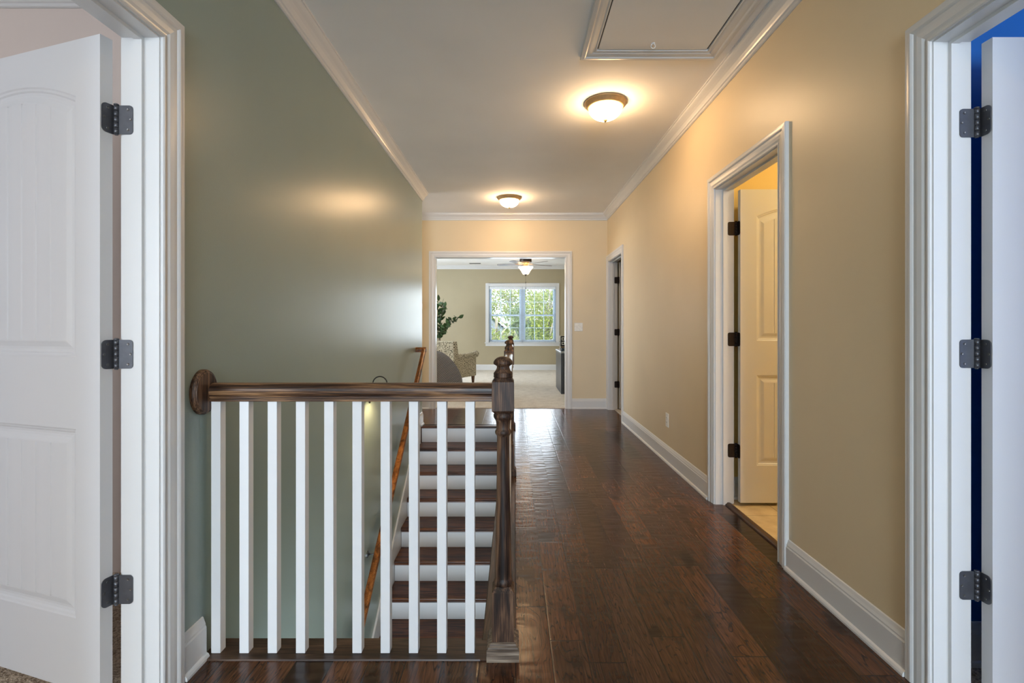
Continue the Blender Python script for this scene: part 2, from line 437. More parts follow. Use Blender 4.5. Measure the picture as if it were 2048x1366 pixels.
def thing(name, loc, label, cat, group=None, kind=None, rz=0):
    o = bpy.data.objects.new(name, None); COL.objects.link(o); o.location = loc
    o.empty_display_size = 0.1; o['_o'] = tuple(loc); o.rotation_euler = (0, 0, rz)
    return tag(o, label, cat, group, kind)

def S(o, label, cat): return tag(o, label, cat, None, 'structure')

# ------------------------------------------------------------------ dimensions
XL, XR, T = -1.095, 1.315, 0.114
CE = 2.745
YF = 6.83          # far wall of the hall
HD = 2.055         # door opening height
J = 0.018
D1Y, D4Y, D2Y, D3Y = 1.497, 1.52, 3.165, 6.735     # hinge jamb faces
D1W, D4W, D2W, D3W = 0.80, 0.80, 0.755, 0.82
YB = -6.0         # hall end behind the camera
SX1 = -0.118       # right edge of the stairwell
SY0 = 1.80         # near edge of stairwell
SY1 = 5.64         # top nosing
YE = 5.78          # end of green wall

def wall_y(mb, x0, x1, y0, y1, z0, z1, ops):
    """wall running along y with openings (ya, yb, za, zb)"""
    y = y0
    for ya, yb, za, zb in sorted(ops):
        if ya > y: mb.box(x0, x1, y, ya, z0, z1)
        if za > z0: mb.box(x0, x1, ya, yb, z0, za)
        if zb < z1: mb.box(x0, x1, ya, yb, zb, z1)
        y = yb
    if y < y1: mb.box(x0, x1, y, y1, z0, z1)
    return mb
def wall_x(mb, y0, y1, x0, x1, z0, z1, ops):
    x = x0
    for xa, xb, za, zb in sorted(ops):
        if xa > x: mb.box(x, xa, y0, y1, z0, z1)
        if za > z0: mb.box(xa, xb, y0, y1, z0, za)
        if zb < z1: mb.box(xa, xb, y0, y1, zb, z1)
        x = xb
    if x < x1: mb.box(x, x1, y0, y1, z0, z1)
    return mb

h = T / 2
o1 = (D1Y - D1W - J, D1Y + J, -0.05, HD + J)
def op(yj, w): return (yj - w - J, yj + J, -0.05, HD + J)
ZB = -2.95
# left wall (green to the hall, also runs down the stairwell)
S(wall_y(MB(), XL - h, XL, YB, YE, -0.05, CE, [op(D1Y, D1W)]).box(XL - h, XL, SY0 - 0.1, YE, ZB, -0.05).build('wall_left', GREEN), 'sage green painted wall on the left of the hall, running down beside the stairs', 'wall')
S(wall_y(MB(), XL - T, XL - h, YB, YE, -0.05, CE, [op(D1Y, D1W)]).build('wall_left_bedroom_side', PINK), 'pale pink bedroom side of the left hall wall', 'wall')
ops = [op(D4Y, D4W), op(D2Y, D2W), op(D3Y, D3W)]
S(wall_y(MB(), XR, XR + h, YB, YF + T, -0.05, CE, ops).build('wall_right', BEIGE), 'beige painted wall along the right of the hall', 'wall')
S(wall_y(MB(), XR + h, XR + T, YB, 1.70, -0.05, CE, ops[:1]).build('wall_right_blue_room_side', BLUE), 'blue room side of the right hall wall', 'wall')
S(wall_y(MB(), XR + h, XR + T, 1.70, 4.6, -0.05, CE, ops[1:2]).build('wall_right_bathroom_side', YELLOW), 'golden bathroom side of the right hall wall', 'wall')
S(wall_y(MB(), XR + h, XR + T, 4.6, YF + T, -0.05, CE, ops[2:]).build('wall_right_closet_side', BEIGE), 'beige far end side of the right hall wall', 'wall')
# far wall with cased opening
OX0, OX1, OZ = -1.105, 0.725, 2.128
S(wall_x(MB(), YF, YF + h, -3.6, XR, -0.05, CE, [(OX0 - J, OX1 + J, -0.05, OZ + J)]).build('wall_far', BEIGE), 'beige end wall of the hall around the wide white-trimmed opening', 'wall')
S(wall_x(MB(), YF + h, YF + T, -3.8, 2.0, -0.05, CE, [(OX0 - J, OX1 + J, -0.05, OZ + J)]).build('wall_far_room_near', KHAKI), 'khaki near wall of the far living room', 'wall')
# far room
FY = 12.70
WX0, WX1, WZ0, WZ1 = -0.66, 1.10, 0.735, 2.20
S(wall_x(MB(), FY, FY + 0.15, -3.8, 2.0, -0.05, CE, [(WX0, WX1, WZ0, WZ1)]).build('wall_far_room_window', KHAKI), 'khaki wall with the bright double window in the far room', 'wall')
S(wall_y(MB(), -3.7, -3.55, YF + T, FY, -0.05, CE, [(8.5, 11.3, 0.7, 2.3)]).build('wall_far_room_left', KHAKI), 'khaki left wall of the far room', 'wall')  # unseen opening added for the side light
S(MB().box(1.75, 1.9, YF + T, FY, -0.05, CE).build('wall_far_room_right', KHAKI), 'khaki right wall of the far room', 'wall')
# side passage left of the stairs top
S(wall_y(MB(), -3.6, -3.5, YE - T, YF, -0.05, CE, [(5.85, 6.75, 0.7, 2.3)]).build('wall_passage_end', BEIGE), 'beige end wall of the side passage', 'wall')  # opening added so the hidden light enters the passage
S(MB().box(-3.5, XL - T, YE - T, YE, -0.05, CE).build('wall_passage_near', BEIGE), 'beige near wall of the side passage', 'wall')
# back of hall
S(wall_x(MB(), YB - 0.1, YB, XL - T, XR + T, -0.05, CE, [(-0.95, 1.15, 0.12, 2.45)]).build('wall_back', BEIGE), 'beige wall at the hall end behind the camera', 'wall')  # unseen opening added to send light down the hall
# bedroom (left)
RY = 2.27
S(MB().box(-4.4, XL - T, RY, RY + 0.1, -0.05, CE).build('wall_bedroom_far', PINK), 'pale pink bedroom wall seen over the left door', 'wall')
S(MB().box(-4.4, -4.3, -2.35, RY, -0.05, CE).build('wall_bedroom_left', PINK), 'pale pink outer wall of the left bedroom', 'wall')
S(wall_x(MB(), -2.35, -2.25, -4.3, XL - T, -0.05, CE, [(-3.5, -1.9, 0.7, 2.2)]).build('wall_bedroom_near', PINK), 'pale pink unseen bedroom wall with an opening added for light', 'wall')  # unseen opening added for the bedroom fill light
# blue room (right)
S(MB().box(XR + T, 4.4, 1.66, 1.72, -0.05, CE).build('wall_blue_room_far', BLUE), 'royal blue wall behind the open right-hand door', 'wall')
S(MB().box(4.3, 4.4, -2.35, 1.66, -0.05, CE).build('wall_blue_room_right', BLUE), 'royal blue outer wall of the right bedroom', 'wall')
S(wall_x(MB(), -2.35, -2.25, XR + T, 4.3, -0.05, CE, [(1.9, 3.5, 0.7, 2.2)]).build('wall_blue_room_near', BLUE), 'royal blue unseen wall with an opening added for light', 'wall')  # unseen opening added for the blue room fill light
# bathroom
S(MB().box(XR + T, 4.0, 3.27, 3.35, -0.05, CE).build('wall_bathroom_far', YELLOW), 'golden bathroom wall behind the open door', 'wall')
S(MB().box(XR + T, 4.0, 1.72, 1.78, -0.05, CE).build('wall_bathroom_near', YELLOW), 'golden near wall of the bathroom', 'wall')
S(MB().box(3.9, 4.0, 1.78, 3.27, -0.05, CE).build('wall_bathroom_end', YELLOW), 'golden end wall of the bathroom', 'wall')
# room behind door 3
S(MB().box(XR + T, 3.2, YF + 0.02, YF + 0.1, -0.05, CE).build('wall_closet_far', BEIGE), 'beige wall behind the last door on the right', 'wall')
S(MB().box(XR + T, 3.2, 4.9, 5.0, -0.05, CE).build('wall_closet_near', BEIGE), 'beige near wall of the closet', 'wall')
S(MB().box(3.1, 3.2, 5.0, YF, -0.05, CE).build('wall_closet_end', BEIGE), 'beige end wall of the closet', 'wall')
# stairwell lower walls
S(MB().box(SX1 + 0.02, SX1 + 0.10, SY0 - 0.1, SY1 + 0.2, ZB, -0.26).build('wall_stair_right', GREEN), 'stairwell wall below the hall floor edge', 'wall')
S(wall_x(MB(), SY0 - 0.1, SY0 - 0.02, XL, SX1 + 0.02, ZB, -0.26, [(-0.98, -0.24, -2.6, -0.45)]).build('wall_stair_near', GREEN), 'stairwell wall under the near landing', 'wall')  # opening added for the light on the risers
S(MB().box(XL - h, SX1 + 0.10, SY0 - 0.1, SY1 + 0.2, ZB - 0.1, ZB + 0.1).build('floor_lower', FLOOR), 'dark floor at the foot of the stairs', 'floor')
S(MB().box(XL, SX1 + 0.02, SY1 + 0.12, SY1 + 0.2, ZB, -0.26).build('wall_stair_end', GREEN), 'stairwell wall under the top landing', 'wall')

# floors
fl = MB()
FX1 = 1.395
fl.box(XL, FX1, YB, SY0 - 0.02, -0.26, 0)
fl.box(SX1 + 0.02, FX1, SY0 - 0.02, SY1, -0.26, 0)
fl.box(XL, FX1, SY1 + 0.06, YF + 0.06, -0.26, 0)
fl.box(SX1 + 0.02, FX1, SY1, SY1 + 0.06, -0.26, 0)
fl.box(-3.5, XL, YE, YF + 0.06, -0.26, 0)
fl.box(XL - 0.03, XL, D1Y - D1W, D1Y, -0.26, 0)
S(fl.build('floor', FLOOR), 'dark brown hand-scraped wood plank floor of the hall', 'floor')
S(MB().box(-4.3, XL - T, -2.25, RY, -0.26, 0.012).box(XL - T, XL - 0.03, D1Y - D1W, D1Y, -0.26, 0.012).build('floor_bedroom', CARPET), 'beige carpet of the left bedroom', 'floor')
S(MB().box(FX1, 4.3, -2.25, 1.66, -0.26, 0.012).build('floor_blue_room', CARPET), 'beige carpet of the blue bedroom', 'floor')
S(MB().box(FX1, 3.9, 1.78, 3.27, -0.26, 0.004).build('floor_bathroom', TILE), 'beige tiled bathroom floor', 'floor')
S(MB().box(FX1, 3.1, 5.0, YF + 0.02, -0.26, 0.010).build('floor_closet', CARPET2), 'pale carpet behind the last door', 'floor')
S(MB().box(-3.55, 1.75, YF + 0.06, FY, -0.26, 0.014).build('floor_far_room', CARPET2), 'pale beige carpet of the far room', 'floor')
# ceilings
S(MB().box(-4.5, 4.5, YB - 0.2, YF + h, CE, CE + 0.15).build('ceiling', CEIL), 'smooth white ceiling of the hall', 'ceiling')
S(MB().box(-4.5, 4.5, YF + h, FY + 0.2, CE, CE + 0.15).build('ceiling_far_room', CEIL), 'white ceiling of the far room', 'ceiling')

# crown moulding  (p = projection from wall, d = drop from ceiling)
CRP = [(0, 0), (0.074, 0), (0.074, 0.009), (0.068, 0.011), (0.066, 0.022), (0.058, 0.030), (0.045, 0.040), (0.033, 0.052), (0.024, 0.066), (0.020, 0.074), (0.013, 0.078), (0.012, 0.090), (0.006, 0.094), (0, 0.094)]
def crown(name, fn, a0, a1, label):
    S(MB().prism(CRP, fn, a0, a1).build(name, TRIM), label, 'crown moulding')
crown('trim_1', lambda p, d, a: (XL + p, a, CE - d), YB, YE, 'white crown moulding along the top of the green wall')
crown('trim_2', lambda p, d, a: (XR - p, a, CE - d), YB, YF, 'white crown moulding along the top of the right beige wall')
crown('trim_3', lambda p, d, a: (a, YF - p, CE - d), -3.5, XR - 0.001, 'white crown moulding across the end wall of the hall')
crown('trim_4', lambda p, d, a: (a, FY - p, CE - d), -3.55, 1.75, 'cream crown moulding above the far room window')
crown('trim_5', lambda p, d, a: (a, RY - p, CE - d), -4.3, XL - T, 'white crown moulding over the pink bedroom wall')

# baseboards  (p, z)
BBP = [(0, 0), (0.026, 0), (0.026, 0.008), (0.022, 0.016), (0.015, 0.020), (0.015, 0.108), (0.012, 0.114), (0.012, 0.120), (0.008, 0.130), (0.004, 0.142), (0, 0.145)]
def bb(name, fn, segs, label):
    m = MB()
    for a0, a1 in segs: m.prism(BBP, fn, a0, a1)
    S(m.build(name, TRIM), label, 'baseboard')
C = 0.09
bb('baseboard_right', lambda p, z, a: (XR - p, a, z), [(YB, D4Y - D4W - C), (D4Y + C, D2Y - D2W - C), (D2Y + C, D3Y - D3W - C)], 'white baseboard along the right beige wall')
bb('baseboard_left', lambda p, z, a: (XL + p, a, z), [(YB, D1Y - D1W - C), (D1Y + C, 1.704)], 'white baseboard between the left doorway and the railing')
bb('baseboard_landing', lambda p, z, a: (XL + p, a, z), [(SY1 - 0.01, YE)], 'short white baseboard end at the top of the stairs')
bb('baseboard_far', lambda p, z, a: (a, YF - p, z), [(-3.5, OX0 - C), (OX1 + C, XR)], 'white baseboard on the hall end wall')
bb('baseboard_far_room', lambda p, z, a: (a, FY - p, z + 0.012), [(-3.55, 1.75)], 'white baseboard below the far window')
bb('baseboard_bathroom', lambda p, z, a: (a, 3.27 - p, z + 0.004), [(XR + T, 3.9)], 'white baseboard in the bathroom')
bb('baseboard_blue_room', lambda p, z, a: (a, 1.66 - p, z + 0.01), [(XR + T, 4.3)], 'white baseboard on the blue wall')

# reducer strip at the bathroom door
S(MB().prism([(-0.022, 0.0), (-0.020, 0.007), (-0.010, 0.013), (0.008, 0.014), (0.020, 0.010), (0.024, 0.004)], lambda p, q, a: (FX1 + p, a, q), D2Y - D2W, D2Y).build('trim_6', PLATEY), 'dark wooden threshold strip at the bathroom door', 'threshold')
S(MB().prism([(-0.02, 0.0), (-0.018, 0.008), (0.0, 0.013), (0.018, 0.008), (0.02, 0.0)], lambda p, q, a: (a, YF + 0.06 + p, q), OX0, OX1).build('trim_7', CARPET2), 'carpet edge at the far opening', 'threshold')

# ------------------------------------------------------------------ doors
CAS = [(0.005, 0), (0.005, 0.008), (0.009, 0.011), (0.014, 0.011), (0.017, 0.008), (0.022, 0.009), (0.030, 0.013), (0.046, 0.015), (0.058, 0.015), (0.061, 0.018), (0.066, 0.021), (0.072, 0.021), (0.080, 0.020), (0.086, 0.020), (0.090, 0.016), (0.090, 0)]
def casing(mb, l, r, t, fn, bottom=0.0):
    rings = [[fn(l - a, bottom, b) for a, b in CAS], [fn(l - a, t + a, b) for a, b in CAS], [fn(r + a, t + a, b) for a, b in CAS], [fn(r + a, bottom, b) for a, b in CAS]]
    return mb.loft(rings)

LT = 0.035
def leaf_faces(w, z0, z1):
    """two-panel arch-top door with plank grooves; x along width, y thickness 0..LT, z height"""
    mb = MB()
    PU0, PU1 = 0.105, w - 0.105
    pan = [(0.266, 0.848, 0.0), (1.070, 1.872, 0.062)]      # z bottom, z top at sides, arch rise
    NA = 24
    def arc(x, zt, rise):
        t = (x - (PU0 + PU1) / 2) / ((PU1 - PU0) / 2)
        return zt + rise * max(0.0, (1 - t * t))
    steps = [(0.0, 0.0), (0.004, 0.003), (0.010, 0.0045), (0.014, 0.0085), (0.022, 0.0095), (0.030, 0.0085), (0.046, 0.003), (0.050, 0.0025)]
    for side in (0, 1):
        yy = (lambda d: d) if side == 0 else (lambda d: LT - d)
        def q(a, b, c, d): mb.add([(p[0], yy(p[2] if len(p) > 2 else 0), p[1]) for p in (a, b, c, d)], [(0, 1, 2, 3)])
        q((0, z0), (PU0, z0), (PU0, z1), (0, z1)); q((PU1, z0), (w, z0), (w, z1), (PU1, z1))
        q((PU0, z0), (PU1, z0), (PU1, pan[0][0]), (PU0, pan[0][0]))
        q((PU0, pan[0][1]), (PU1, pan[0][1]), (PU1, pan[1][0]), (PU0, pan[1][0]))
        for i in range(NA):
            xa = PU0 + (PU1 - PU0) * i / NA; xb = PU0 + (PU1 - PU0) * (i + 1) / NA
            q((xa, arc(xa, pan[1][1], pan[1][2])), (xb, arc(xb, pan[1][1], pan[1][2])), (xb, z1), (xa, z1))
        for zb, zt, rise in pan:
            rings = []
            for ins, dep in steps:
                l, r = PU0 + ins, PU1 - ins
                ring = [(l, yy(dep), zb + ins), (r, yy(dep), zb + ins)]
                for i in range(NA + 1):
                    xx = r + (l - r) * i / NA
                    xo = PU1 + (PU0 - PU1) * i / NA
                    ring.append((xx, yy(dep), arc(xo, zt, rise) - ins))
                rings.append(ring)
            mb.loft(rings, caps=False)
            ins, dep = steps[-1]
            l, r = PU0 + ins, PU1 - ins
            n = 7; cols = []
            for k in range(n):
                a = l + (r - l) * k / n; b = l + (r - l) * (k + 1) / n
                if k: cols.append((a, dep + 0.003)); cols.append((a + 0.0035, dep))
                else: cols.append((a, dep))
                if k < n - 1: cols.append((b - 0.0035, dep))
                else: cols.append((b, dep))
            def top(x):
                t = (x - l) / (r - l); xo = PU0 + (PU1 - PU0) * t
                return arc(xo, zt, rise) - ins
            for (xa, da), (xb, db) in zip(cols[:-1], cols[1:]):
                m = 4
                for k in range(m):
                    x0 = xa + (xb - xa) * k / m; x1 = xa + (xb - xa) * (k + 1) / m
                    d0 = da + (db - da) * k / m; d1 = da + (db - da) * (k + 1) / m
                    q((x0, zb + ins, d0), (x1, zb + ins, d1), (x1, top(x1), d1), (x0, top(x0), d0))
    mb.add([(0, 0, z0), (0, LT, z0), (0, LT, z1), (0, 0, z1)], [(0, 1, 2, 3)])
    mb.add([(w, 0, z0), (w, LT, z0), (w, LT, z1), (w, 0, z1)], [(0, 1, 2, 3)])
    mb.add([(0, 0, z0), (w, 0, z0), (w, LT, z0), (0, LT, z0)], [(0, 1, 2, 3)])
    mb.add([(0, 0, z1), (w, 0, z1), (w, LT, z1), (0, LT, z1)], [(0, 1, 2, 3)])
    return mb

def plate(a0, a1, zc, hh, r=0.014, rev=False):
    """hinge plate outline: straight at a0 (knuckle side), rounded corners at a1"""
    pts = [(a0, zc - hh), ]
    s = 1 if a1 > a0 else -1
    for k in range(7):
        t = -PI / 2 + PI / 2 * k / 6
        pts.append((a1 - s * r + s * r * math.cos(t), zc - hh + r + r * math.sin(t)))
    for k in range(7):
        t = PI / 2 * k / 6
        pts.append((a1 - s * r + s * r * math.cos(t), zc + hh - r + r * math.sin(t)))
    pts.append((a0, zc + hh))
    return pts

def door(idx, Mf, w, ang, pin, label, hmat, zlift=0.014, screws=False, off=0.012, threshold=None):
    o0 = Mf(0, 0, 0)
    root = thing('door_%d' % idx, o0, label, 'door', None, 'structure')
    H = HD
    fr = MB()
    def bx(u0, u1, v0, v1, z0, z1):
        a = Mf(u0, v0, z0); b = Mf(u1, v1, z1)
        fr.box(a[0], b[0], a[1], b[1], a[2], b[2])
    bx(-J, 0, 0, T, 0, H + J); bx(w, w + J, 0, T, 0, H + J); bx(0, w, 0, T, H, H + J)
    sv0, sv1 = 0.046, 0.070
    bx(0, 0.011, sv0, sv1, 0, H); bx(w - 0.011, w, sv0, sv1, 0, H); bx(0.011, w - 0.011, sv0, sv1, H - 0.011, H)
    fr.build('door_frame', TRIM, root)
    cs = MB(); casing(cs, 0, w, H, lambda a, z, b: Mf(a, -b, z)); cs.build('casing', TRIM, root)
    cs = MB(); casing(cs, 0, w, H, lambda a, z, b: Mf(a, T + b, z)); cs.build('casing', TRIM, root)
    # leaf: local x along leaf from hinge edge, y thickness; closed pose u = off + x, v = pin_v - 0.003 - LT + y
    ca, sa = math.cos(ang), math.sin(ang)
    def L2W(x, y, z):
        du, dv = off + x, -0.003 - LT + y
        u = pin[0] + du * ca - dv * sa; v = pin[1] + du * sa + dv * ca
        return Mf(u, v, z)
    lm = leaf_faces(w - 0.006, zlift, 2.045)
    lm.v = [L2W(*p) for p in lm.v]
    lf = lm.build('door_leaf', DOORP, root)
    for zc in (1.80, 1.078, 0.353):
        hg = MB()
        zo = 0.0445
        # knuckle in five barrels
        P = Mf(pin[0], pin[1], 0)
        for k in range(5):
            za = zc - zo + 2 * zo * k / 5 + 0.0006; zb = zc - zo + 2 * zo * (k + 1) / 5 - 0.0006
            hg.lathe([(0.0066, za), (0.0066, zb)], (P[0], P[1], 0), 18)
        hg.lathe([(0.005, zc - zo - 0.003), (0.005, zc - zo)], (P[0], P[1], 0), 18)
        hg.lathe([(0.0072, zc + zo), (0.0072, zc + zo + 0.003), (0.004, zc + zo + 0.005)], (P[0], P[1], 0), 18)
        # jamb plate (in the rebate of the jamb)
        hg.loft([[Mf(0.0 + t, v, z) for v, z in plate(pin[1], 0.080, zc, zo, 0.011)] for t in (0.0005, 0.0030)])
        # leaf plate on the hinge edge of the leaf
        pl = plate(LT + 0.002, 0.003, zc, zo)
        hg.loft([[L2W(-t, y, z) for y, z in pl] for t in (0.0003, 0.0030)])
        # web from leaf plate to the barrel
        a = L2W(-0.003, LT + 0.002, 0); a2 = L2W(-0.0003, LT + 0.002, 0)
        hg.loft([[(a[0], a[1], zc - zo), (a2[0], a2[1], zc - zo), (P[0] , P[1], zc - zo)], [(a[0], a[1], zc + zo), (a2[0], a2[1], zc + zo), (P[0], P[1], zc + zo)]])
        ho = hg.build('hinge', hmat, root)
        if screws:
            sp = [(0.094, zc + 0.031), (0.086, zc), (0.094, zc - 0.031)]
            for v, z in sp:
                m = MB(); m.loft([[Mf(t, v + r * math.cos(2 * PI * k / 14), z + r * math.sin(2 * PI * k / 14)) for k in range(14)] for t, r in ((0.0028, 0.0042), (0.0038, 0.0036), (0.0034, 0.002))], smooth=False)
                m.build('screw', SCREW, ho)
            for y, z in [(0.020, zc + 0.031), (0.010, zc), (0.020, zc - 0.031)]:
                m = MB(); m.loft([[L2W(-t, y + r * math.cos(2 * PI * k / 14), z + r * math.sin(2 * PI * k / 14)) for k in range(14)] for t, r in ((0.0028, 0.0042), (0.0038, 0.0036), (0.0034, 0.002))], smooth=False)
                m.build('screw', SCREW, ho)
    return root

door(1, lambda u, v, z: (XL - v, D1Y - u, z), D1W, math.radians(107), (0.004, 0.129), 'open white bedroom door with plank panels in the left doorway', BRONZE, 0.045, True, off=0.012)
door(4, lambda u, v, z: (XR + v, D4Y - u, z), D4W, math.radians(90), (0.0045, 0.131), 'open white door in the right foreground leading to the blue room', BRONZE, 0.02, True)
door(2, lambda u, v, z: (XR + v, D2Y - u, z), D2W, math.radians(90), (0.0045, 0.131), 'open white panel door of the warmly lit bathroom', DARKBR, 0.026)
door(3, lambda u, v, z: (XR + v, D3Y - u, z), D3W, math.radians(90), (0.0045, 0.131), 'last white door on the right beside the end wall, standing open', DARKBR, 0.02)

# cased opening to the far room
root = thing('door_5', (OX0, YF, 0), 'wide white cased opening without a door into the far room', 'doorway', None, 'structure')
m = MB(); m.box(OX0 - J, OX0, YF, YF + T, 0, OZ + J); m.box(OX1, OX1 + J, YF, YF + T, 0, OZ + J); m.box(OX0, OX1, YF, YF + T, OZ, OZ + J)
m.build('door_frame', TRIM, root)
m = MB(); casing(m, OX0, OX1, OZ, lambda a, z, b: (a, YF - b, z)); m.build('casing', TRIM, root)
m = MB(); casing(m, OX0, OX1, OZ, lambda a, z, b: (a, YF + T + b, z), 0.014); m.build('casing', TRIM, root)

# ------------------------------------------------------------------ window of the far room
def window():
    root = thing('window_1', ((WX0 + WX1) / 2, FY, WZ0), 'white double window with grid panes in the far room', 'window', None, 'structure')
    m = MB()      # casing with sill and apron
    cw = 0.085
    m.box(WX0 - cw, WX0, FY - 0.018, FY, WZ0, WZ1 + cw); m.box(WX1, WX1 + cw, FY - 0.018, FY, WZ0, WZ1 + cw); m.box(WX0, WX1, FY - 0.018, FY, WZ1, WZ1 + cw)
    m.build('casing', TRIM, root, bevel=0.004)
    m = MB(); m.box(WX0 - cw - 0.02, WX1 + cw + 0.02, FY - 0.05, FY + 0.08, WZ0 - 0.022, WZ0); m.build('window_sill', TRIM, root, bevel=0.004)
    m = MB(); m.box(WX0 - cw, WX1 + cw, FY - 0.016, FY, WZ0 - 0.095, WZ0 - 0.022); m.build('apron', TRIM, root, bevel=0.003)
    y0, y1 = FY + 0.05, FY + 0.13
    m = MB(); m.box(WX0, WX0 + 0.035, y0, y1, WZ0, WZ1); m.box(WX1 - 0.035, WX1, y0, y1, WZ0, WZ1)
    m.box(WX0, WX1, y0, y1, WZ1 - 0.035, WZ1); m.box(WX0, WX1, y0, y1, WZ0, WZ0 + 0.03)
    xm0, xm1 = 0.178, 0.262
    m.box(xm0, xm1, y0, y1, WZ0, WZ1)
    m.build('window_frame', VINYL, root, bevel=0.002)
    zm = 1.45
    for (a, b) in ((WX0 + 0.035, xm0), (xm1, WX1 - 0.035)):
        for (z0, z1, yy) in ((WZ0 + 0.03, zm + 0.02, y0 + 0.01), (zm - 0.02, WZ1 - 0.035, y0 + 0.045)):
            s = MB(); t = 0.035; d = 0.025
            s.box(a, a + t, yy, yy + d, z0, z1); s.box(b - t, b, yy, yy + d, z0, z1)
            s.box(a + t, b - t, yy, yy + d, z0, z0 + t); s.box(a + t, b - t, yy, yy + d, z1 - t, z1)
            for k in (1, 2):
                xx = a + t + (b - a - 2 * t) * k / 3; s.box(xx - 0.008, xx + 0.008, yy + 0.006, yy + 0.02, z0 + t, z1 - t)
            zc = (z0 + z1) / 2; s.box(a + t, b - t, yy + 0.006, yy + 0.02, zc - 0.008, zc + 0.008)
            so = s.build('sash', VINYL, root)
            g = MB(); g.box(a + t, b - t, yy + 0.012, yy + 0.014, z0 + t, z1 - t); g.build('pane', GLASS, so)
window()
for a, b, lab in ((WX0 + 0.01, 0.215, 'white horizontal slat blind on the left half of the far window'), (0.225, WX1 - 0.01, 'white horizontal slat blind on the right half of the far window')):
    bl = thing('window_blind', ((a + b) / 2, FY + 0.02, WZ0), lab, 'window blind', 'blinds of the far window')
    MB().box(a, b, FY + 0.0, FY + 0.04, WZ1 - 0.075, WZ1 - 0.002).build('head_rail', BLIND, bl)
    s = MB(); z = WZ0 + 0.05
    while z < WZ1 - 0.09:
        s.box(a + 0.005, b - 0.005, FY + 0.005, FY + 0.042, z, z + 0.0025); z += 0.042
    s.build('slats', BLIND, bl)
    MB().box(a + 0.005, b - 0.005, FY + 0.008, FY + 0.04, WZ0 + 0.006, WZ0 + 0.024).build('bottom_rail', BLIND, bl)
    c = MB()
    for t in (0.18, 0.82): c.box(a + (b - a) * t - 0.001, a + (b - a) * t + 0.001, FY + 0.003, FY + 0.005, WZ0 + 0.02, WZ1 - 0.07)
    c.build('cord', BLIND, bl)

# ------------------------------------------------------------------ attic hatch
HX0, HX1, HY1, HY0 = 0.478, 1.10, 2.762, 1.40
root = thing('attic_hatch', ((HX0 + HX1) / 2, (HY0 + HY1) / 2, CE), 'painted attic ladder hatch framed with white moulding in the ceiling', 'attic hatch')
rings = [[(x, y, CE - b) for (x, y) in ()] for b in ()]
def ring(a, b): return
corn = [(HX0, HY0, -1, -1), (HX1, HY0, 1, -1), (HX1, HY1, 1, 1), (HX0, HY1, -1, 1)]
rs = [[(x + sx * a, y + sy * a, CE - b) for a, b in CAS] for x, y, sx, sy in corn]
m = MB(); n = len(CAS); vs = [p for r in rs for p in r]
fs = []
for k in range(4):
    for i in range(n):
        j = (i + 1) % n; k2 = (k + 1) % 4
        fs.append((k * n + i, k * n + j, k2 * n + j, k2 * n + i))
m.add(vs, fs); m.build('frame_moulding', TRIM, root)
MB().box(HX0 + 0.002, HX1 - 0.006, HY0 + 0.004, HY1 - 0.003, CE - 0.007, CE - 0.0005).build('hatch_panel', CEIL, root)
m = MB(); m.box(HX0 - 0.003, HX0 + 0.0015, HY0, HY1, CE - 0.0012, CE - 0.0004); m.box(HX1 - 0.0055, HX1 + 0.003, HY0, HY1, CE - 0.0012, CE - 0.0004)
m.build('gap', SLOT, root)
m = MB()
m.lathe([(0.010, 0), (0.010, -0.004), (0.004, -0.005)], (0.775, 2.70, CE - 0.007), 14)
m.tube([(0.775 + 0.012 * math.sin(t), 2.70, CE - 0.022 - 0.013 * math.cos(t) + 0.0) for t in [2 * PI * k / 20 for k in range(21)]], 0.0022, 8)
m.build('pull_ring', WHITEP, root)

# ------------------------------------------------------------------ ceiling lights
def flush_light(x, y, r, label):
    root = thing('ceiling_light', (x, y, CE), label, 'ceiling light', 'domed ceiling lights of the hall')
    k = r / 0.15
    MB().lathe([(0.05 * k, 0), (0.148 * k, 0), (0.151 * k, -0.006), (0.149 * k, -0.012), (0.140 * k, -0.016), (0.139 * k, -0.022), (0.132 * k, -0.028), (0.128 * k, -0.036), (0.120 * k, -0.040), (0.05 * k, -0.040)], (x, y, CE), 56).build('pan', PAN, root)
    prof = []
    for q in range(15):
        t = PI / 2 * q / 14
        prof.append((max(0.002, 0.117 * k * math.cos(t)), -0.0405 - 0.082 * math.sin(t)))
    MB().lathe(prof, (x, y, CE), 48).build('glass_bowl', BOWL, root)
    MB().lathe([(0.014 * k, -0.1195), (0.017 * k, -0.124), (0.012 * k, -0.131), (0.005 * k, -0.138), (0.001, -0.140)], (x, y, CE), 20).build('finial', PAN, root)
flush_light(0.647, 3.43, 0.149, 'nearer domed ceiling light with lit glass bowl, close to the attic hatch')
flush_light(-0.058, 5.96, 0.151, 'farther domed ceiling light with lit glass bowl, above the end opening')
flush_light(0.30, -1.6, 0.150, 'added unseen domed ceiling light brightening the near end of the hall')  # added lamp behind the camera to brighten near walls and ceiling
# bathroom lamp (throws the golden light)
root = thing('bathroom_light', (2.7, 2.3, CE), 'lit ceiling lamp inside the bathroom', 'ceiling light')
MB().lathe([(0.05, 0), (0.13, 0), (0.13, -0.03), (0.05, -0.03)], (2.7, 2.3, CE), 32).build('pan', PAN, root)
MB().lathe([(0.12, -0.031), (0.11, -0.07), (0.06, -0.10), (0.003, -0.11)], (2.7, 2.3, CE), 32).build('glass_bowl', emis('bathroom_glass', (1.0, 0.84, 0.52), 125), root)

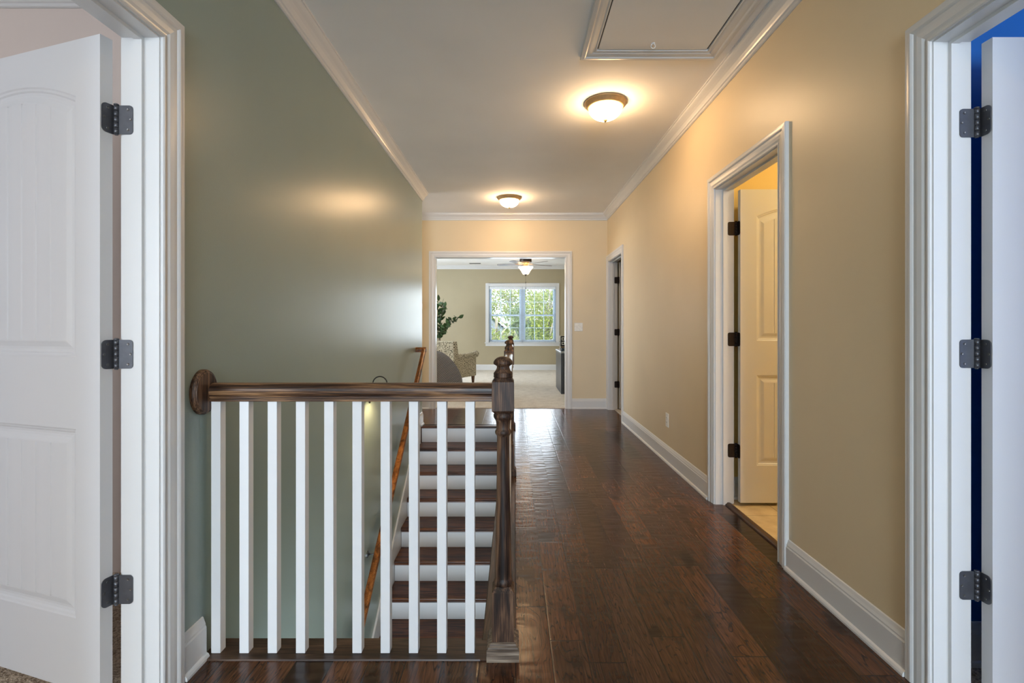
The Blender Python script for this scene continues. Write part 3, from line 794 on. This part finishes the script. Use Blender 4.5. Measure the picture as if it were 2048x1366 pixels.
# ------------------------------------------------------------------ stairs
RUN, RISE = 0.256, 0.19
root = thing('staircase', (-0.6, SY1, -2.85), 'staircase of dark oak treads and white risers going down from the hall', 'staircase')
TX0, TX1 = XL + 0.004, SX1 + 0.018
for k in range(0, 15):
    y = SY1 - RUN * k; z = -RISE * k
    t = MB()
    rd = 0.012
    depth = RUN + 0.024 if k else 0.09
    t.prism([(0.008, 0), (depth, 0), (depth, -0.027), (0.008, -0.027), (0.002, -0.022), (0, -0.0135), (0.002, -0.005)], lambda p, q, a, y=y, z=z: (a, y + p, z + q), TX0 + (0.014 if k else 0.0), TX1)
    t.build('nosing' if k == 0 else 'tread', TREADW, root)
    if k < 15:
        MB().box(TX0 + 0.014, TX1, y + 0.026, y + 0.040, z - RISE if k < 14 else z - RISE, z - 0.027).build('riser', WHITEP, root)
    if k: MB().box(TX0 + 0.014, TX1, y + 0.008, y + 0.026, z - 0.040, z - 0.027).build('cove_moulding', TREADW, root)
# left skirt board following the slope
ya, yb = SY1 - 0.02, SY1 - RUN * 14.2
def nz(y): return (y - SY1) * RISE / RUN
poly = [(ya, 0.0), (ya, nz(ya) + 0.145), (ya - 0.02, nz(ya) + 0.155), (yb, nz(yb) + 0.20), (yb, nz(yb) - 0.22), (ya, nz(ya) - 0.26)]
MB().prism(poly, lambda p, q, a: (a, p, q), XL + 0.0006, XL + 0.016).build('skirt_board', TRIM, root)

# ------------------------------------------------------------------ newel posts
NX = -0.0388
def newel(y, label, x=NX, sc=1.0):
    root = thing('newel_post', (x, y, 0), label, 'newel post', 'turned newel posts of the stair railing')
    hw = 0.039
    m = MB()
    m.box(x - hw, x + hw, y - hw, y + hw, 0.0055, 0.230)
    m.taper(x - hw, x + hw, y - hw, y + hw, 0.230, 0.246, 0.012)
    m.build('lower_block', POSTW, root, bevel=0.0015)
    m = MB()
    m.taper(x - hw, x + hw, y - hw, y + hw, 0.968, 0.982, 0.010)
    m.box(x - hw, x + hw, y - hw, y + hw, 0.866, 0.968)
    vs_start = len(m.v)
    i = 0.010
    m.add([(x - hw + i, y - hw + i, 0.856), (x + hw - i, y - hw + i, 0.856), (x + hw - i, y + hw - i, 0.856), (x - hw + i, y + hw - i, 0.856), (x - hw, y - hw, 0.866), (x + hw, y - hw, 0.866), (x + hw, y + hw, 0.866), (x - hw, y + hw, 0.866)],
          [(3, 2, 1, 0), (0, 1, 5, 4), (1, 2, 6, 5), (2, 3, 7, 6), (3, 0, 4, 7)])
    m.build('upper_block', POSTW, root, bevel=0.0015)
    prof = [(0.020, 0.240), (0.030, 0.244), (0.0325, 0.250), (0.0335, 0.256), (0.0325, 0.262), (0.0300, 0.266), (0.0290, 0.272), (0.0295, 0.290), (0.0292, 0.33), (0.0280, 0.40), (0.0262, 0.48), (0.0245, 0.56), (0.0230, 0.64), (0.0222, 0.72), (0.0220, 0.770),
            (0.0240, 0.776), (0.0275, 0.780), (0.0290, 0.786), (0.0280, 0.792), (0.0245, 0.797), (0.0238, 0.800), (0.0245, 0.812), (0.0265, 0.826), (0.0290, 0.832), (0.0325, 0.836), (0.0345, 0.842), (0.0345, 0.848), (0.0320, 0.854), (0.030, 0.860)]
    MB().lathe([(r, z) for r, z in prof], (x, y, 0), 44).build('turned_shaft', POSTW, root)
    ball = [(0.028, 0.978), (0.0335, 0.982), (0.0345, 0.986), (0.0330, 0.990), (0.0345, 0.993), (0.0330, 0.999), (0.0285, 1.004), (0.0245, 1.011), (0.0225, 1.017), (0.0225, 1.021), (0.0275, 1.025), (0.0330, 1.028), (0.0350, 1.032), (0.0342, 1.037), (0.0305, 1.044), (0.0240, 1.050), (0.0150, 1.0545), (0.0070, 1.0565), (0.001, 1.057)]
    MB().lathe(ball, (x, y, 0), 44).build('finial', POSTW, root)
    b = MB()
    w = 0.0565
    def ringf(a, z): return [(x - a, y - a, z), (x + a, y - a, z), (x + a, y + a, z), (x - a, y + a, z)]
    b.loft([ringf(w, 0.0055), ringf(w, 0.040), ringf(w - 0.004, 0.043), ringf(w - 0.005, 0.048), ringf(w - 0.010, 0.050), ringf(w - 0.011, 0.056), ringf(hw + 0.0005, 0.059)])
    if y < 2: b.v = [(p[0], p[1], p[2] if p[2] > 0.006 else 0.0) for p in b.v]
    b.build('base_moulding', BASEW if y < 2 else POSTW, root)
N1, N2, N3 = 1.735, 3.80, 5.57
newel(N1, 'nearest turned newel post, at the corner of the railing in the foreground')
newel(N2, 'middle turned newel post, partly hidden behind the nearest one')
newel(N3, 'farthest turned newel post, at the top of the stairs')

# ------------------------------------------------------------------ railings
RP0 = [(0.0255, 0.8985), (0.0265, 0.900), (0.0265, 0.9075), (0.0225, 0.9085), (0.0225, 0.9105), (0.0275, 0.912), (0.0275, 0.9150), (0.0245, 0.9165), (0.0245, 0.918), (0.029, 0.921), (0.0315, 0.926), (0.0325, 0.936), (0.0312, 0.945), (0.027, 0.953), (0.019, 0.959), (0.009, 0.9618)]
RP = RP0 + [(0, 0.9622)] + [(-p, z) for p, z in RP0[::-1]]
PT = 0.005
XB = SX1 + 0.124
# front railing
root = thing('stair_railing', (-0.6, N1, 0), 'front stair railing with ten white balusters, running from the green wall to the nearest newel', 'railing')
MB().prism(RP, lambda p, z, a: (a, N1 + p, z), XL + 0.022, NX - 0.0392, smooth=False).build('handrail', RAILW, root)
r = MB(); prof = [(0.0, 1.0), (0.010, 1.0), (0.014, 0.97), (0.018, 0.94), (0.018, 0.90), (0.021, 0.88), (0.022, 0.84)]
rings = []
for px_, s_ in prof: rings.append([(XL + px_ + 0.0004, 1.700 + 0.066 * s_ * math.cos(2 * PI * k / 48), 0.934 + 0.079 * s_ * math.sin(2 * PI * k / 48)) for k in range(48)])
r.loft(rings).build('wall_rosette', POSTW, root)
MB().prism([(1.686, 0), (1.688, PT), (1.802, PT), (1.806, 0.001), (1.806, -0.018), (1.782, -0.018), (1.782, 0.0)], lambda p, q, a: (a, p, q), XL + 0.002, SX1).box(SX1, NX - 0.058, 1.686, 1.7915, 0, PT).build('base_plate', PLATEX, root)
bw = 0.0165
for k in range(10):
    x0 = (422 + 56.5 * k - 1028) * (N1 - bw) / 970
    MB().box(x0, x0 + 2 * bw, N1 - bw, N1 + bw, PT, 0.8985).build('baluster', WHITEP, root, bevel=0.0015)
# side railings
def side_rail(ya, yb, label):
    root = thing('stair_railing', (NX, (ya + yb) / 2, 0), label, 'railing')
    MB().prism(RP, lambda p, z, a: (NX + p, a, z), ya + 0.0392, yb - 0.0392).build('handrail', RAILY, root)
    n = int(round((yb - ya) / 0.1)) - 1
    for k in range(n):
        y = ya + (yb - ya) * (k + 1) / (n + 1)
        MB().box(NX - bw, NX + bw, y - bw, y + bw, PT, 0.8985).build('baluster', WHITEP, root, bevel=0.0015)
    y0 = ya if ya > 2 else 1.7925
    MB().prism([(SX1, -0.018), (SX1, 0.001), (SX1 + 0.004, PT), (XB - 0.002, PT), (XB, 0), (SX1 + 0.024, 0), (SX1 + 0.024, -0.018)], lambda p, q, a: (p, a, q), y0, yb if yb < 5 else SY1 - 0.001).build('base_plate', PLATEY, root)
side_rail(N1, N2, 'side stair railing with white balusters between the nearest and middle newel posts')
side_rail(N2, N3, 'side stair railing with white balusters between the middle and farthest newel posts')

# ------------------------------------------------------------------ wall handrail
root = thing('wall_handrail', (-1.0, 5.4, 0.9), 'honey oak handrail sloping down the green stair wall on metal brackets', 'handrail')
sl = 0.76
hx = -1.002
def hz(y): return 0.895 + sl * (y - 5.40)
HP = [(-0.020, -0.022), (0.020, -0.022), (0.023, -0.012), (0.021, 0.0), (0.024, 0.010), (0.020, 0.022), (0.010, 0.028), (-0.010, 0.028), (-0.020, 0.022), (-0.024, 0.010), (-0.021, 0.0), (-0.023, -0.012)]
MB().loft([[(hx + p, 5.40, hz(5.40) + q * 1.2) for p, q in HP], [(hx + p, 2.15, hz(2.15) + q * 1.2) for p, q in HP]]).build('rail', HANDW, root)
MB().loft([[(hx + 0.024, 5.415 + p - 0.012, hz(5.40) + q * 1.1 + 0.002) for p, q in HP], [(XL + 0.001, 5.415 + p - 0.012, hz(5.40) + q * 1.1 + 0.002) for p, q in HP]]).build('wall_return', HANDW, root)
for yy in (5.02, 3.62, 2.5):
    zz = hz(yy) - 0.03
    b = MB(); b.tube([(XL + 0.001, yy, zz - 0.05), (XL + 0.04, yy, zz - 0.05), (XL + 0.075, yy, zz - 0.035), (hx, yy, zz)], 0.006, 10)
    b.loft([[(XL + 0.0006 + t, yy + 0.026 * s * math.cos(2 * PI * k / 20), zz - 0.05 + 0.026 * s * math.sin(2 * PI * k / 20)) for k in range(20)] for t, s in ((0, 1), (0.006, 1), (0.012, 0.5))])
    b.build('bracket', plain('nickel_bracket', srgb(150, 152, 158), 0.25, 1.0), root)

# ------------------------------------------------------------------ wall sconce in the stairwell
SYC = 3.64
root = thing('wall_sconce', (XL, SYC, 0.62), 'lit gooseneck wall lamp on the green stair wall, mostly hidden behind the railing', 'wall lamp')
m = MB(); m.loft([[(XL + 0.0006 + t, SYC + 0.035 * s * math.cos(2 * PI * k / 28), 0.655 + 0.055 * s * math.sin(2 * PI * k / 28)) for k in range(28)] for t, s in ((0, 1), (0.010, 1), (0.018, 0.7), (0.022, 0.3))])
m.sphere((XL + 0.012, SYC, 0.592), 0.008, 12)
m.build('back_plate', BLACK, root)
pth = [(XL + 0.02, SYC, 0.66), (-1.058, SYC, 0.675), (-1.060, SYC, 0.73)]
for k in range(13):
    t = PI - PI * k / 12; pth.append((-1.006 + 0.053 * math.cos(t), SYC, 0.733 + 0.053 * math.sin(t)))
pth.append((-0.953, SYC, 0.70))
MB().tube(pth, 0.0045, 12).build('arm', BLACK, root)
MB().lathe([(0.012, 0.075), (0.020, 0.070), (0.030, 0.050), (0.046, 0.018), (0.050, 0.0), (0.046, 0.001), (0.028, 0.047), (0.012, 0.066)], (-0.953, SYC, 0.628), 32, cap=False).build('lamp_shade', SHADE, root)
MB().sphere((-0.953, SYC, 0.655), 0.016, 16).build('bulb', BULB, root)

# ------------------------------------------------------------------ switch, outlet, thermostat
sw = thing('light_switch', (0.908, YF, 1.10), 'white double toggle switch plate on the end wall beside the opening', 'light switch')
MB().taper(0, 1, 0, 1, 0, 1, 0).xf(Matrix.Diagonal((0.118, 0.006, 0.118, 1))).xf(Matrix.Translation((0.908 - 0.059, YF - 0.0064, 1.165 - 0.014 - 0.059))).build('plate', PLASTIC, sw, bevel=0.003)
for dx in (-0.023, 0.023):
    MB().box(0.908 + dx - 0.005, 0.908 + dx + 0.005, YF - 0.018, YF - 0.006, 1.148, 1.168).build('toggle', PLASTIC, sw, bevel=0.002)
oy, oz = 4.155, 0.36
ou = thing('wall_outlet', (XR, oy, oz - 0.057), 'white duplex outlet low on the right beige wall', 'outlet')
MB().box(XR - 0.006, XR - 0.0003, oy - 0.036, oy + 0.036, oz - 0.059, oz + 0.059).build('plate', PLASTIC, ou, bevel=0.003)
for dz in (-0.02, 0.02):
    rc = MB(); rc.loft([[(XR - 0.006 - t, oy + 0.017 * math.cos(2 * PI * k / 20), oz + dz + 0.014 * math.sin(2 * PI * k / 20)) for k in range(20)] for t in (0, 0.0015)])
    ro = rc.build('receptacle', PLASTIC, ou)
    MB().box(XR - 0.0081, XR - 0.0073, oy - 0.007, oy - 0.005, oz + dz - 0.004, oz + dz + 0.005).box(XR - 0.0081, XR - 0.0073, oy + 0.005, oy + 0.007, oz + dz - 0.004, oz + dz + 0.005).build('slots', SLOT, ro)
th = thing('thermostat', (-1.33, YF, 1.38), 'small white thermostat on the end wall, just past the green wall', 'thermostat')
MB().box(-1.375, -1.285, YF - 0.022, YF - 0.0004, 1.40, 1.48).build('case', PLASTIC, th, bevel=0.004)
MB().box(-1.355, -1.315, YF - 0.0235, YF - 0.022, 1.44, 1.465).build('display', SLOT, th)

# ------------------------------------------------------------------ ceiling fan
FXc, FYc = 0.270, 11.2
fan = thing('ceiling_fan', (FXc, FYc, CE), 'five-blade ceiling fan with lit frosted bowl in the far room', 'ceiling fan')
MB().lathe([(0.12, 0), (0.135, -0.004), (0.139, -0.02), (0.139, -0.095), (0.130, -0.108), (0.10, -0.112)], (FXc, FYc, CE - 0.001), 40).build('motor_housing', plain('dark_bronze_housing', srgb(62, 50, 44), 0.4, 0.6), fan)
MB().lathe([(0.10, -0.112), (0.075, -0.135), (0.045, -0.150), (0.052, -0.170), (0.050, -0.205), (0.06, -0.215)], (FXc, FYc, CE), 32).build('light_kit', PAN, fan)
for k in range(5):
    a = math.radians(168 + 72 * k)
    b = MB()
    prof = [(0.17, 0.045), (0.24, 0.058), (0.45, 0.066), (0.60, 0.068), (0.655, 0.058), (0.675, 0.03)]
    top = [(x, y) for x, y in prof] + [(x, -y) for x, y in prof[::-1]]
    tw = math.radians(11)
    b.loft([[(x, y * math.cos(tw), z + y * math.sin(tw)) for x, y in top] for z in (-0.003, 0.003)])
    b.xf(Matrix.Translation((FXc, FYc, CE - 0.155)) @ Matrix.Rotation(a, 4, 'Z'))
    b.build('blade', BLADE, fan)
    q = MB(); q.box(0.05, 0.22, -0.012, 0.012, -0.008, -0.003); q.box(0.16, 0.23, -0.03, 0.03, -0.009, -0.004)
    q.xf(Matrix.Translation((FXc, FYc, CE - 0.150)) @ Matrix.Rotation(a, 4, 'Z'))
    q.build('blade_bracket', PAN, fan)
MB().lathe([(0.168, -0.215), (0.172, -0.220), (0.150, -0.250), (0.105, -0.310), (0.075, -0.365), (0.062, -0.385), (0.003, -0.390)], (FXc, FYc, CE), 40).build('glass_bowl', FANBOWL, fan)
MB().lathe([(0.035, -0.388), (0.026, -0.398), (0.012, -0.412), (0.006, -0.425), (0.001, -0.427)], (FXc, FYc, CE), 20).build('finial', BLACK, fan)
m = MB(); m.tube([(FXc, FYc, CE - 0.42), (FXc, FYc, CE - 0.70)], 0.0018, 6)
m.lathe([(0.004, -0.60), (0.007, -0.575), (0.003, -0.555)], (FXc, FYc, CE), 10); m.lathe([(0.003, -0.735), (0.008, -0.715), (0.005, -0.69), (0.002, -0.68)], (FXc, FYc, CE), 10)
m.build('pull_chain', BLACK, fan)
v = MB()
vx, vy = -0.98, 12.2
v.box(vx - 0.16, vx + 0.16, vy - 0.08, vy + 0.08, CE - 0.006, CE - 0.0004)
vent = thing('ceiling_vent', (vx, vy, CE), 'small white slotted air vent in the far room ceiling', 'air vent')
v.build('vent_frame', PLASTIC, vent)
v = MB()
for k in range(6): v.box(vx - 0.14, vx + 0.14, vy - 0.065 + 0.024 * k, vy - 0.055 + 0.024 * k, CE - 0.008, CE - 0.0055)
v.build('slots', SLOT, vent)

# ------------------------------------------------------------------ armchair
def rbox(mb, x0, x1, y0, y1, z0, z1): return mb.box(x0, x1, y0, y1, z0, z1)
ch = thing('armchair', (-1.22, 9.45, 0.014), 'cream armchair with dark scroll pattern and brown legs, turned toward the window', 'armchair', rz=math.radians(-28))
def cbuild(mb, name, mat, bev=0.03):
    o = mb.build(name, mat, ch, local=True)
    if bev:
        md = o.modifiers.new('soft', 'BEVEL'); md.width = bev; md.segments = 4; md.limit_method = 'ANGLE'; md.angle_limit = math.radians(40)
    return o
m = MB(); m.loft([[(-0.35, y0, z), (0.35, y0, z), (0.35, y1, z), (-0.35, y1, z)] for z, y0, y1 in ((0.17, -0.36, -0.22), (0.45, -0.38, -0.22), (0.87, -0.42, -0.30))]); cbuild(m, 'backrest', SWIRL, 0.025)
m = MB(); m.box(-0.26, 0.26, -0.24, 0.36, 0.17, 0.33); cbuild(m, 'seat_base', SWIRL, 0.02)
m = MB(); m.box(-0.255, 0.255, -0.22, 0.38, 0.33, 0.46); cbuild(m, 'seat_cushion', SWIRL, 0.04)
for s in (-1, 1):
    m = MB()
    m.loft([[(s * 0.26, -0.25, z0a), (s * 0.35, -0.25, z0a), (s * 0.35, 0.36, z0a), (s * 0.26, 0.36, z0a)] for z0a in (0.17, 0.54)])
    cbuild(m, 'arm', SWIRL, 0.02)
    m = MB()
    m.tube([(s * 0.315, -0.28, 0.575), (s * 0.315, 0.0, 0.57), (s * 0.315, 0.25, 0.585), (s * 0.315, 0.40, 0.60)], [0.050, 0.052, 0.056, 0.066], 20); cbuild(m, 'arm_roll', SWIRL, 0)
    for yy in (-0.31, 0.31):
        m = MB(); m.loft([[(s * 0.30 - a, yy - a, z), (s * 0.30 + a, yy - a, z), (s * 0.30 + a, yy + a, z), (s * 0.30 - a, yy + a, z)] for z, a in ((0.0, 0.014), (0.18, 0.026))]); cbuild(m, 'leg', LEGW, 0)

# grey floor pouf / bean bag
pf = thing('bean_bag', (-1.38, 8.1, 0.014), 'large grey ribbed bean bag chair in front of the patterned armchair', 'bean bag')
m = MB()
BS = 0.95
prof = [(0.30, 0.0), (0.44, 0.02), (0.515, 0.09), (0.535, 0.18), (0.525, 0.27), (0.49, 0.38), (0.44, 0.48), (0.375, 0.58), (0.29, 0.67), (0.20, 0.735), (0.11, 0.77), (0.04, 0.785), (0.002, 0.787)]
prof = [(a_ * BS, b_ * BS) for a_, b_ in prof]
n = 64; rings = []
for r_, z_ in prof:
    rings.append([(r_ * (1 + 0.02 * math.sin(5 * t + 3 * z_)) * math.cos(t), r_ * (1 + 0.02 * math.sin(4 * t)) * math.sin(t), z_) for t in [2 * PI * k / n for k in range(n)]])
m.loft(rings, smooth=True)
m.build('cushion', CORD, pf, local=True)
m = MB()
for q in range(6):
    t = 2 * PI * q / 6 + 0.2
    m.tube([(r_ * (1 + 0.02 * math.sin(5 * t + 3 * z_)) * math.cos(t) * 1.003, r_ * (1 + 0.02 * math.sin(4 * t)) * math.sin(t) * 1.003, z_) for r_, z_ in prof[1:]], 0.005, 6)
m.build('piping', CORD, pf, local=True)

# ------------------------------------------------------------------ potted plant
pl = thing('potted_plant', (-1.83, 11.6, 0.014), 'tall leafy green potted tree beside the far room window wall, behind the armchair', 'potted plant')
MB().lathe([(0.12, 0), (0.15, 0.05), (0.18, 0.28), (0.185, 0.30), (0.165, 0.30), (0.15, 0.26)], (0, 0, 0), 32).build('pot', POT, pl, local=True)
MB().lathe([(0.155, 0.25), (0.10, 0.262), (0.002, 0.265)], (0, 0, 0), 24).build('soil', plain('dark_soil', srgb(50, 38, 28), 0.95), pl, local=True)
st = MB(); lv = MB()
rnd = random.Random(11)
def leaf(mb, base, d, L, Wd):
    d = Vector(d).normalized(); up = Vector((rnd.uniform(-1, 1), rnd.uniform(-1, 1), rnd.uniform(-0.3, 1)))
    a = d.cross(up).normalized(); nn = a.cross(d).normalized(); B = Vector(base)
    pts = []
    for t, w_ in ((0, 0.04), (0.2, 0.7), (0.45, 1.0), (0.7, 0.8), (0.88, 0.4), (1.0, 0.02)):
        c = B + d * L * t - nn * L * 0.15 * t * t
        pts.append((c - a * Wd * w_ * 0.5 + nn * 0.12 * Wd * w_, c, c + a * Wd * w_ * 0.5 + nn * 0.12 * Wd * w_))
    vs = [tuple(p) for r in pts for p in r]
    fs = []
    for k in range(5):
        fs.append((k * 3, k * 3 + 1, k * 3 + 4, k * 3 + 3)); fs.append((k * 3 + 1, k * 3 + 2, k * 3 + 5, k * 3 + 4))
    mb.add(vs, fs, True)
branches = [((0.0, 0.0), (0.02, 0.0, 1.74)), ((0.0, 0.0), (0.16, -0.05, 1.60)), ((0.0, 0.0), (0.52, -0.1, 1.34)), ((0, 0), (0.36, 0.0, 1.30)), ((0, 0), (-0.2, 0.05, 1.75)), ((0, 0), (-0.4, -0.1, 1.5)), ((0, 0), (0.10, 0.15, 1.7)), ((0, 0), (0.18, 0.1, 1.12)), ((0, 0), (-0.25, 0.1, 1.2)), ((0, 0), (0.12, -0.12, 0.98))]
for bi, (b0, tip) in enumerate(branches):
    z0 = 0.26 if bi in (0, 4, 6) else 0.7 + 0.05 * bi * (tip[2] - 0.9)
    z0 = min(z0, tip[2] - 0.25)
    P0 = Vector((0.01 * bi - 0.03, 0.0, z0)); P2 = Vector(tip); P1 = Vector((P0.x * 0.6 + P2.x * 0.35, P2.y * 0.4, P0.z + (P2.z - P0.z) * 0.65))
    path = [tuple(P0 * (1 - t) ** 2 + P1 * 2 * t * (1 - t) + P2 * t * t) for t in [k / 10 for k in range(11)]]
    st.tube(path, [0.012 * (1 - 0.07 * k) for k in range(11)] if bi in (0, 4, 6) else [0.006 * (1 - 0.07 * k) for k in range(11)], 8)
    nl = 20 if bi in (0, 4, 6) else 13
    for k in range(nl):
        t = 0.35 + 0.65 * (k + 1) / nl if bi not in (0, 4, 6) else 0.40 + 0.6 * (k + 1) / nl
        p = P0 * (1 - t) ** 2 + P1 * 2 * t * (1 - t) + P2 * t * t
        tang = (P2 - P1).normalized()
        ang = rnd.uniform(0, 2 * PI)
        d = tang * rnd.uniform(0.3, 0.9) + Vector((math.cos(ang), math.sin(ang), rnd.uniform(-0.2, 0.6)))
        if k == nl - 1: d = tang
        leaf(lv, p, d, rnd.uniform(0.12, 0.17), rnd.uniform(0.070, 0.095))
st.build('stem', STEM, pl, local=True)
lv.build('foliage', LEAF, pl, local=True, recalc=False)

# ------------------------------------------------------------------ cabinet with ornaments
cb = thing('cabinet', (1.27, 8.69, 0.014), 'low charcoal cabinet with pale top at the right of the far room', 'cabinet')
x0, x1, y0, y1 = 0.795, 1.745, 8.19, 9.19
MB().box(x0, x1, y0, y1, 0.014, 0.705).build('body', CAB, cb, bevel=0.004)
MB().box(x0 - 0.008, x1, y0 - 0.008, y1 + 0.008, 0.705, 0.729).build('top', CABTOP, cb, bevel=0.004)
for k in range(2):
    for j in range(3):
        xa = x0 + 0.03 + 0.46 * k
        dr = MB().box(xa, xa + 0.43, y0 - 0.008, y0 - 0.0003, 0.06 + 0.215 * j, 0.255 + 0.215 * j).build('drawer', CAB, cb, bevel=0.003)
        MB().sphere((xa + 0.215, y0 - 0.02, 0.157 + 0.215 * j), 0.012, 12).build('knob', BRONZE, dr)
oy2 = 8.62
orn = thing('ornament_stand', (0.875, oy2, 0.729), 'dark upright ornament with two pale square motifs on the cabinet', 'ornament')
MB().box(0.826, 0.925, oy2 - 0.02, oy2 + 0.02, 0.80, 0.985).build('panel', BLACK, orn, bevel=0.003)
MB().box(0.826, 0.925, oy2 - 0.022, oy2 + 0.022, 0.785, 0.80).build('band', PAN, orn)
MB().box(0.822, 0.93, oy2 - 0.04, oy2 + 0.04, 0.7295, 0.785).build('base', BLACK, orn, bevel=0.004)
for zc in (0.935, 0.858):
    q = MB(); s1, s2 = 0.026, 0.015
    xx = 0.872
    q.box(xx - s1, xx + s1, oy2 - 0.023, oy2 - 0.0202, zc + s2, zc + s1); q.box(xx - s1, xx + s1, oy2 - 0.023, oy2 - 0.0202, zc - s1, zc - s2)
    q.box(xx - s1, xx - s2, oy2 - 0.023, oy2 - 0.0202, zc - s2, zc + s2); q.box(xx + s2, xx + s1, oy2 - 0.023, oy2 - 0.0202, zc - s2, zc + s2)
    q.build('square_motif', WAX, orn)
cd = thing('candle_holder', (0.812, 8.56, 0.729), 'slim white candle on a thin white stand at the cabinet edge', 'candle')
MB().lathe([(0.016, 0), (0.016, 0.004), (0.004, 0.010), (0.003, 0.17), (0.012, 0.178), (0.012, 0.182)], (0.812, 8.56, 0.7295), 16).build('stand', WHITEP, cd)
MB().lathe([(0.0095, 0.182), (0.0095, 0.262), (0.002, 0.266)], (0.812, 8.56, 0.7295), 16).build('candle', WAX, cd)
for i, (xx, yy, rr, lb) in enumerate(((0.832, 8.36, 0.026, 'dark glass ball on the cabinet, left of its larger twin'), (0.885, 8.35, 0.030, 'larger dark glass ball on the cabinet, right of its twin'))):
    tag(MB().sphere((xx, yy, 0.7295 + rr), rr, 20).build('glass_ball', DGLASS), lb, 'ornament', 'dark glass balls')

# ------------------------------------------------------------------ outdoors
tag(MB().box(-40, 40, 13.2, 70, -3.3, -3.0).build('lawn', GRASS), 'green lawn outside below the far window', 'lawn', None, 'structure')
def tree(x, y, zc, rx, rz, n, mat, label, seed, lean=0.2, lw=0.11):
    rnd = random.Random(seed)
    root = thing('tree', (x, y, -3.0), label, 'tree', 'trees outside the far window')
    tr = MB(); P = [(x, y, -3.0), (x + lean * 0.3, y, -0.5), (x + lean * 0.7, y + 0.1, 1.5), (x + lean, y, zc + rz * 0.6)]
    tr.tube(P, [0.10, 0.075, 0.05, 0.02], 10)
    for k in range(9):
        a = rnd.uniform(0, 2 * PI); z0 = rnd.uniform(zc - rz * 0.8, zc + rz * 0.4)
        tr.tube([(x + lean * 0.6, y, z0), (x + math.cos(a) * rx * 0.4, y + math.sin(a) * rx * 0.4, z0 + 0.5), (x + math.cos(a) * rx * 0.85, y + math.sin(a) * rx * 0.85, z0 + 0.9)], [0.05, 0.03, 0.012], 6)
    tr.build('trunk', BARK, root)
    cl = []
    for k in range(46):
        while True:
            p = Vector((rnd.uniform(-1, 1), rnd.uniform(-1, 1), rnd.uniform(-1, 1)))
            if p.length < 1: break
        cl.append((Vector((x + p.x * rx, y + p.y * rx, zc + p.z * rz)), rnd.uniform(0.25, 0.6)))
    lf = MB()
    for k in range(n):
        c, r_ = cl[rnd.randrange(len(cl))]
        p = c + Vector((rnd.gauss(0, r_ * 0.5), rnd.gauss(0, r_ * 0.5), rnd.gauss(0, r_ * 0.4)))
        d = Vector((rnd.uniform(-1, 1), rnd.uniform(-1, 1), rnd.uniform(-1, 1))).normalized()
        e = d.cross(Vector((rnd.uniform(-1, 1), rnd.uniform(-1, 1), rnd.uniform(-1, 1)))).normalized()
        a = d * lw * 0.6; b = e * lw * 0.35
        lf.add([p - a, p + b, p + a, p - b], [(0, 1, 2, 3)])
    lf.build('foliage', mat, root, recalc=False)
tree(1.35, 18.6, 1.3, 0.85, 1.9, 3600, TREEA, 'nearest sunlit yellow-green tree behind the right half of the window', 1, 0.0, 0.10)
tree(-0.75, 18.8, 0.25, 0.75, 0.75, 3000, TREEA, 'low bushy yellow-green tree in the lower left of the window', 3, 0.1, 0.10)
tree(0.35, 22.6, 0.7, 0.85, 1.4, 4400, TREEB, 'mid green tree behind the middle of the window', 2, 0.1, 0.12)
tree(3.2, 24.0, 1.5, 1.3, 2.4, 3600, TREEB, 'tall mid green tree at the far right of the window', 4, -0.2, 0.13)
tree(-0.3, 28, 2.5, 1.5, 1.1, 1300, TREEA, 'thin sparse tree top against the sky on the left', 6, 0.2, 0.15)
tree(2.4, 31.5, 1.0, 2.6, 3.2, 4200, TREEA, 'broad distant tree between the nearer ones on the right', 8, 0.2, 0.18)
# neighbouring house
hs = thing('house', (-6, 38, -3.0), 'grey neighbouring house with sloping gable roof behind the trees', 'house')
rxg, rzg, ex, ez = -6.0, 5.8, 0.1, 0.50
MB().prism([(rxg * 2 - ex, -3.0), (ex - 0.3, -3.0), (ex - 0.3, ez), (rxg, rzg - 0.2), (rxg * 2 - ex + 0.3, ez)], lambda p, q, a: (p, a, q), 34.0, 42.0).build('wall', SIDING, hs)
m = MB()
m.prism([(ex, ez - 0.1), (ex, ez + 0.08), (rxg, rzg + 0.1), (rxg, rzg - 0.08)], lambda p, q, a: (p, a, q), 33.6, 42.4)
m.prism([(2 * rxg - ex, ez - 0.1), (2 * rxg - ex, ez + 0.08), (rxg, rzg + 0.1), (rxg, rzg - 0.08)], lambda p, q, a: (p, a, q), 33.6, 42.4)
m.build('roof', ROOFM, hs)
m = MB(); m.prism([(ex + 0.02, ez - 0.12), (ex + 0.02, ez + 0.09), (rxg, rzg + 0.12), (rxg, rzg - 0.12)], lambda p, q, a: (p, a, q), 33.55, 33.6); m.build('rake_board', WHITEP, hs)

for o in SC.objects:
    if '_o' in o: del o['_o']
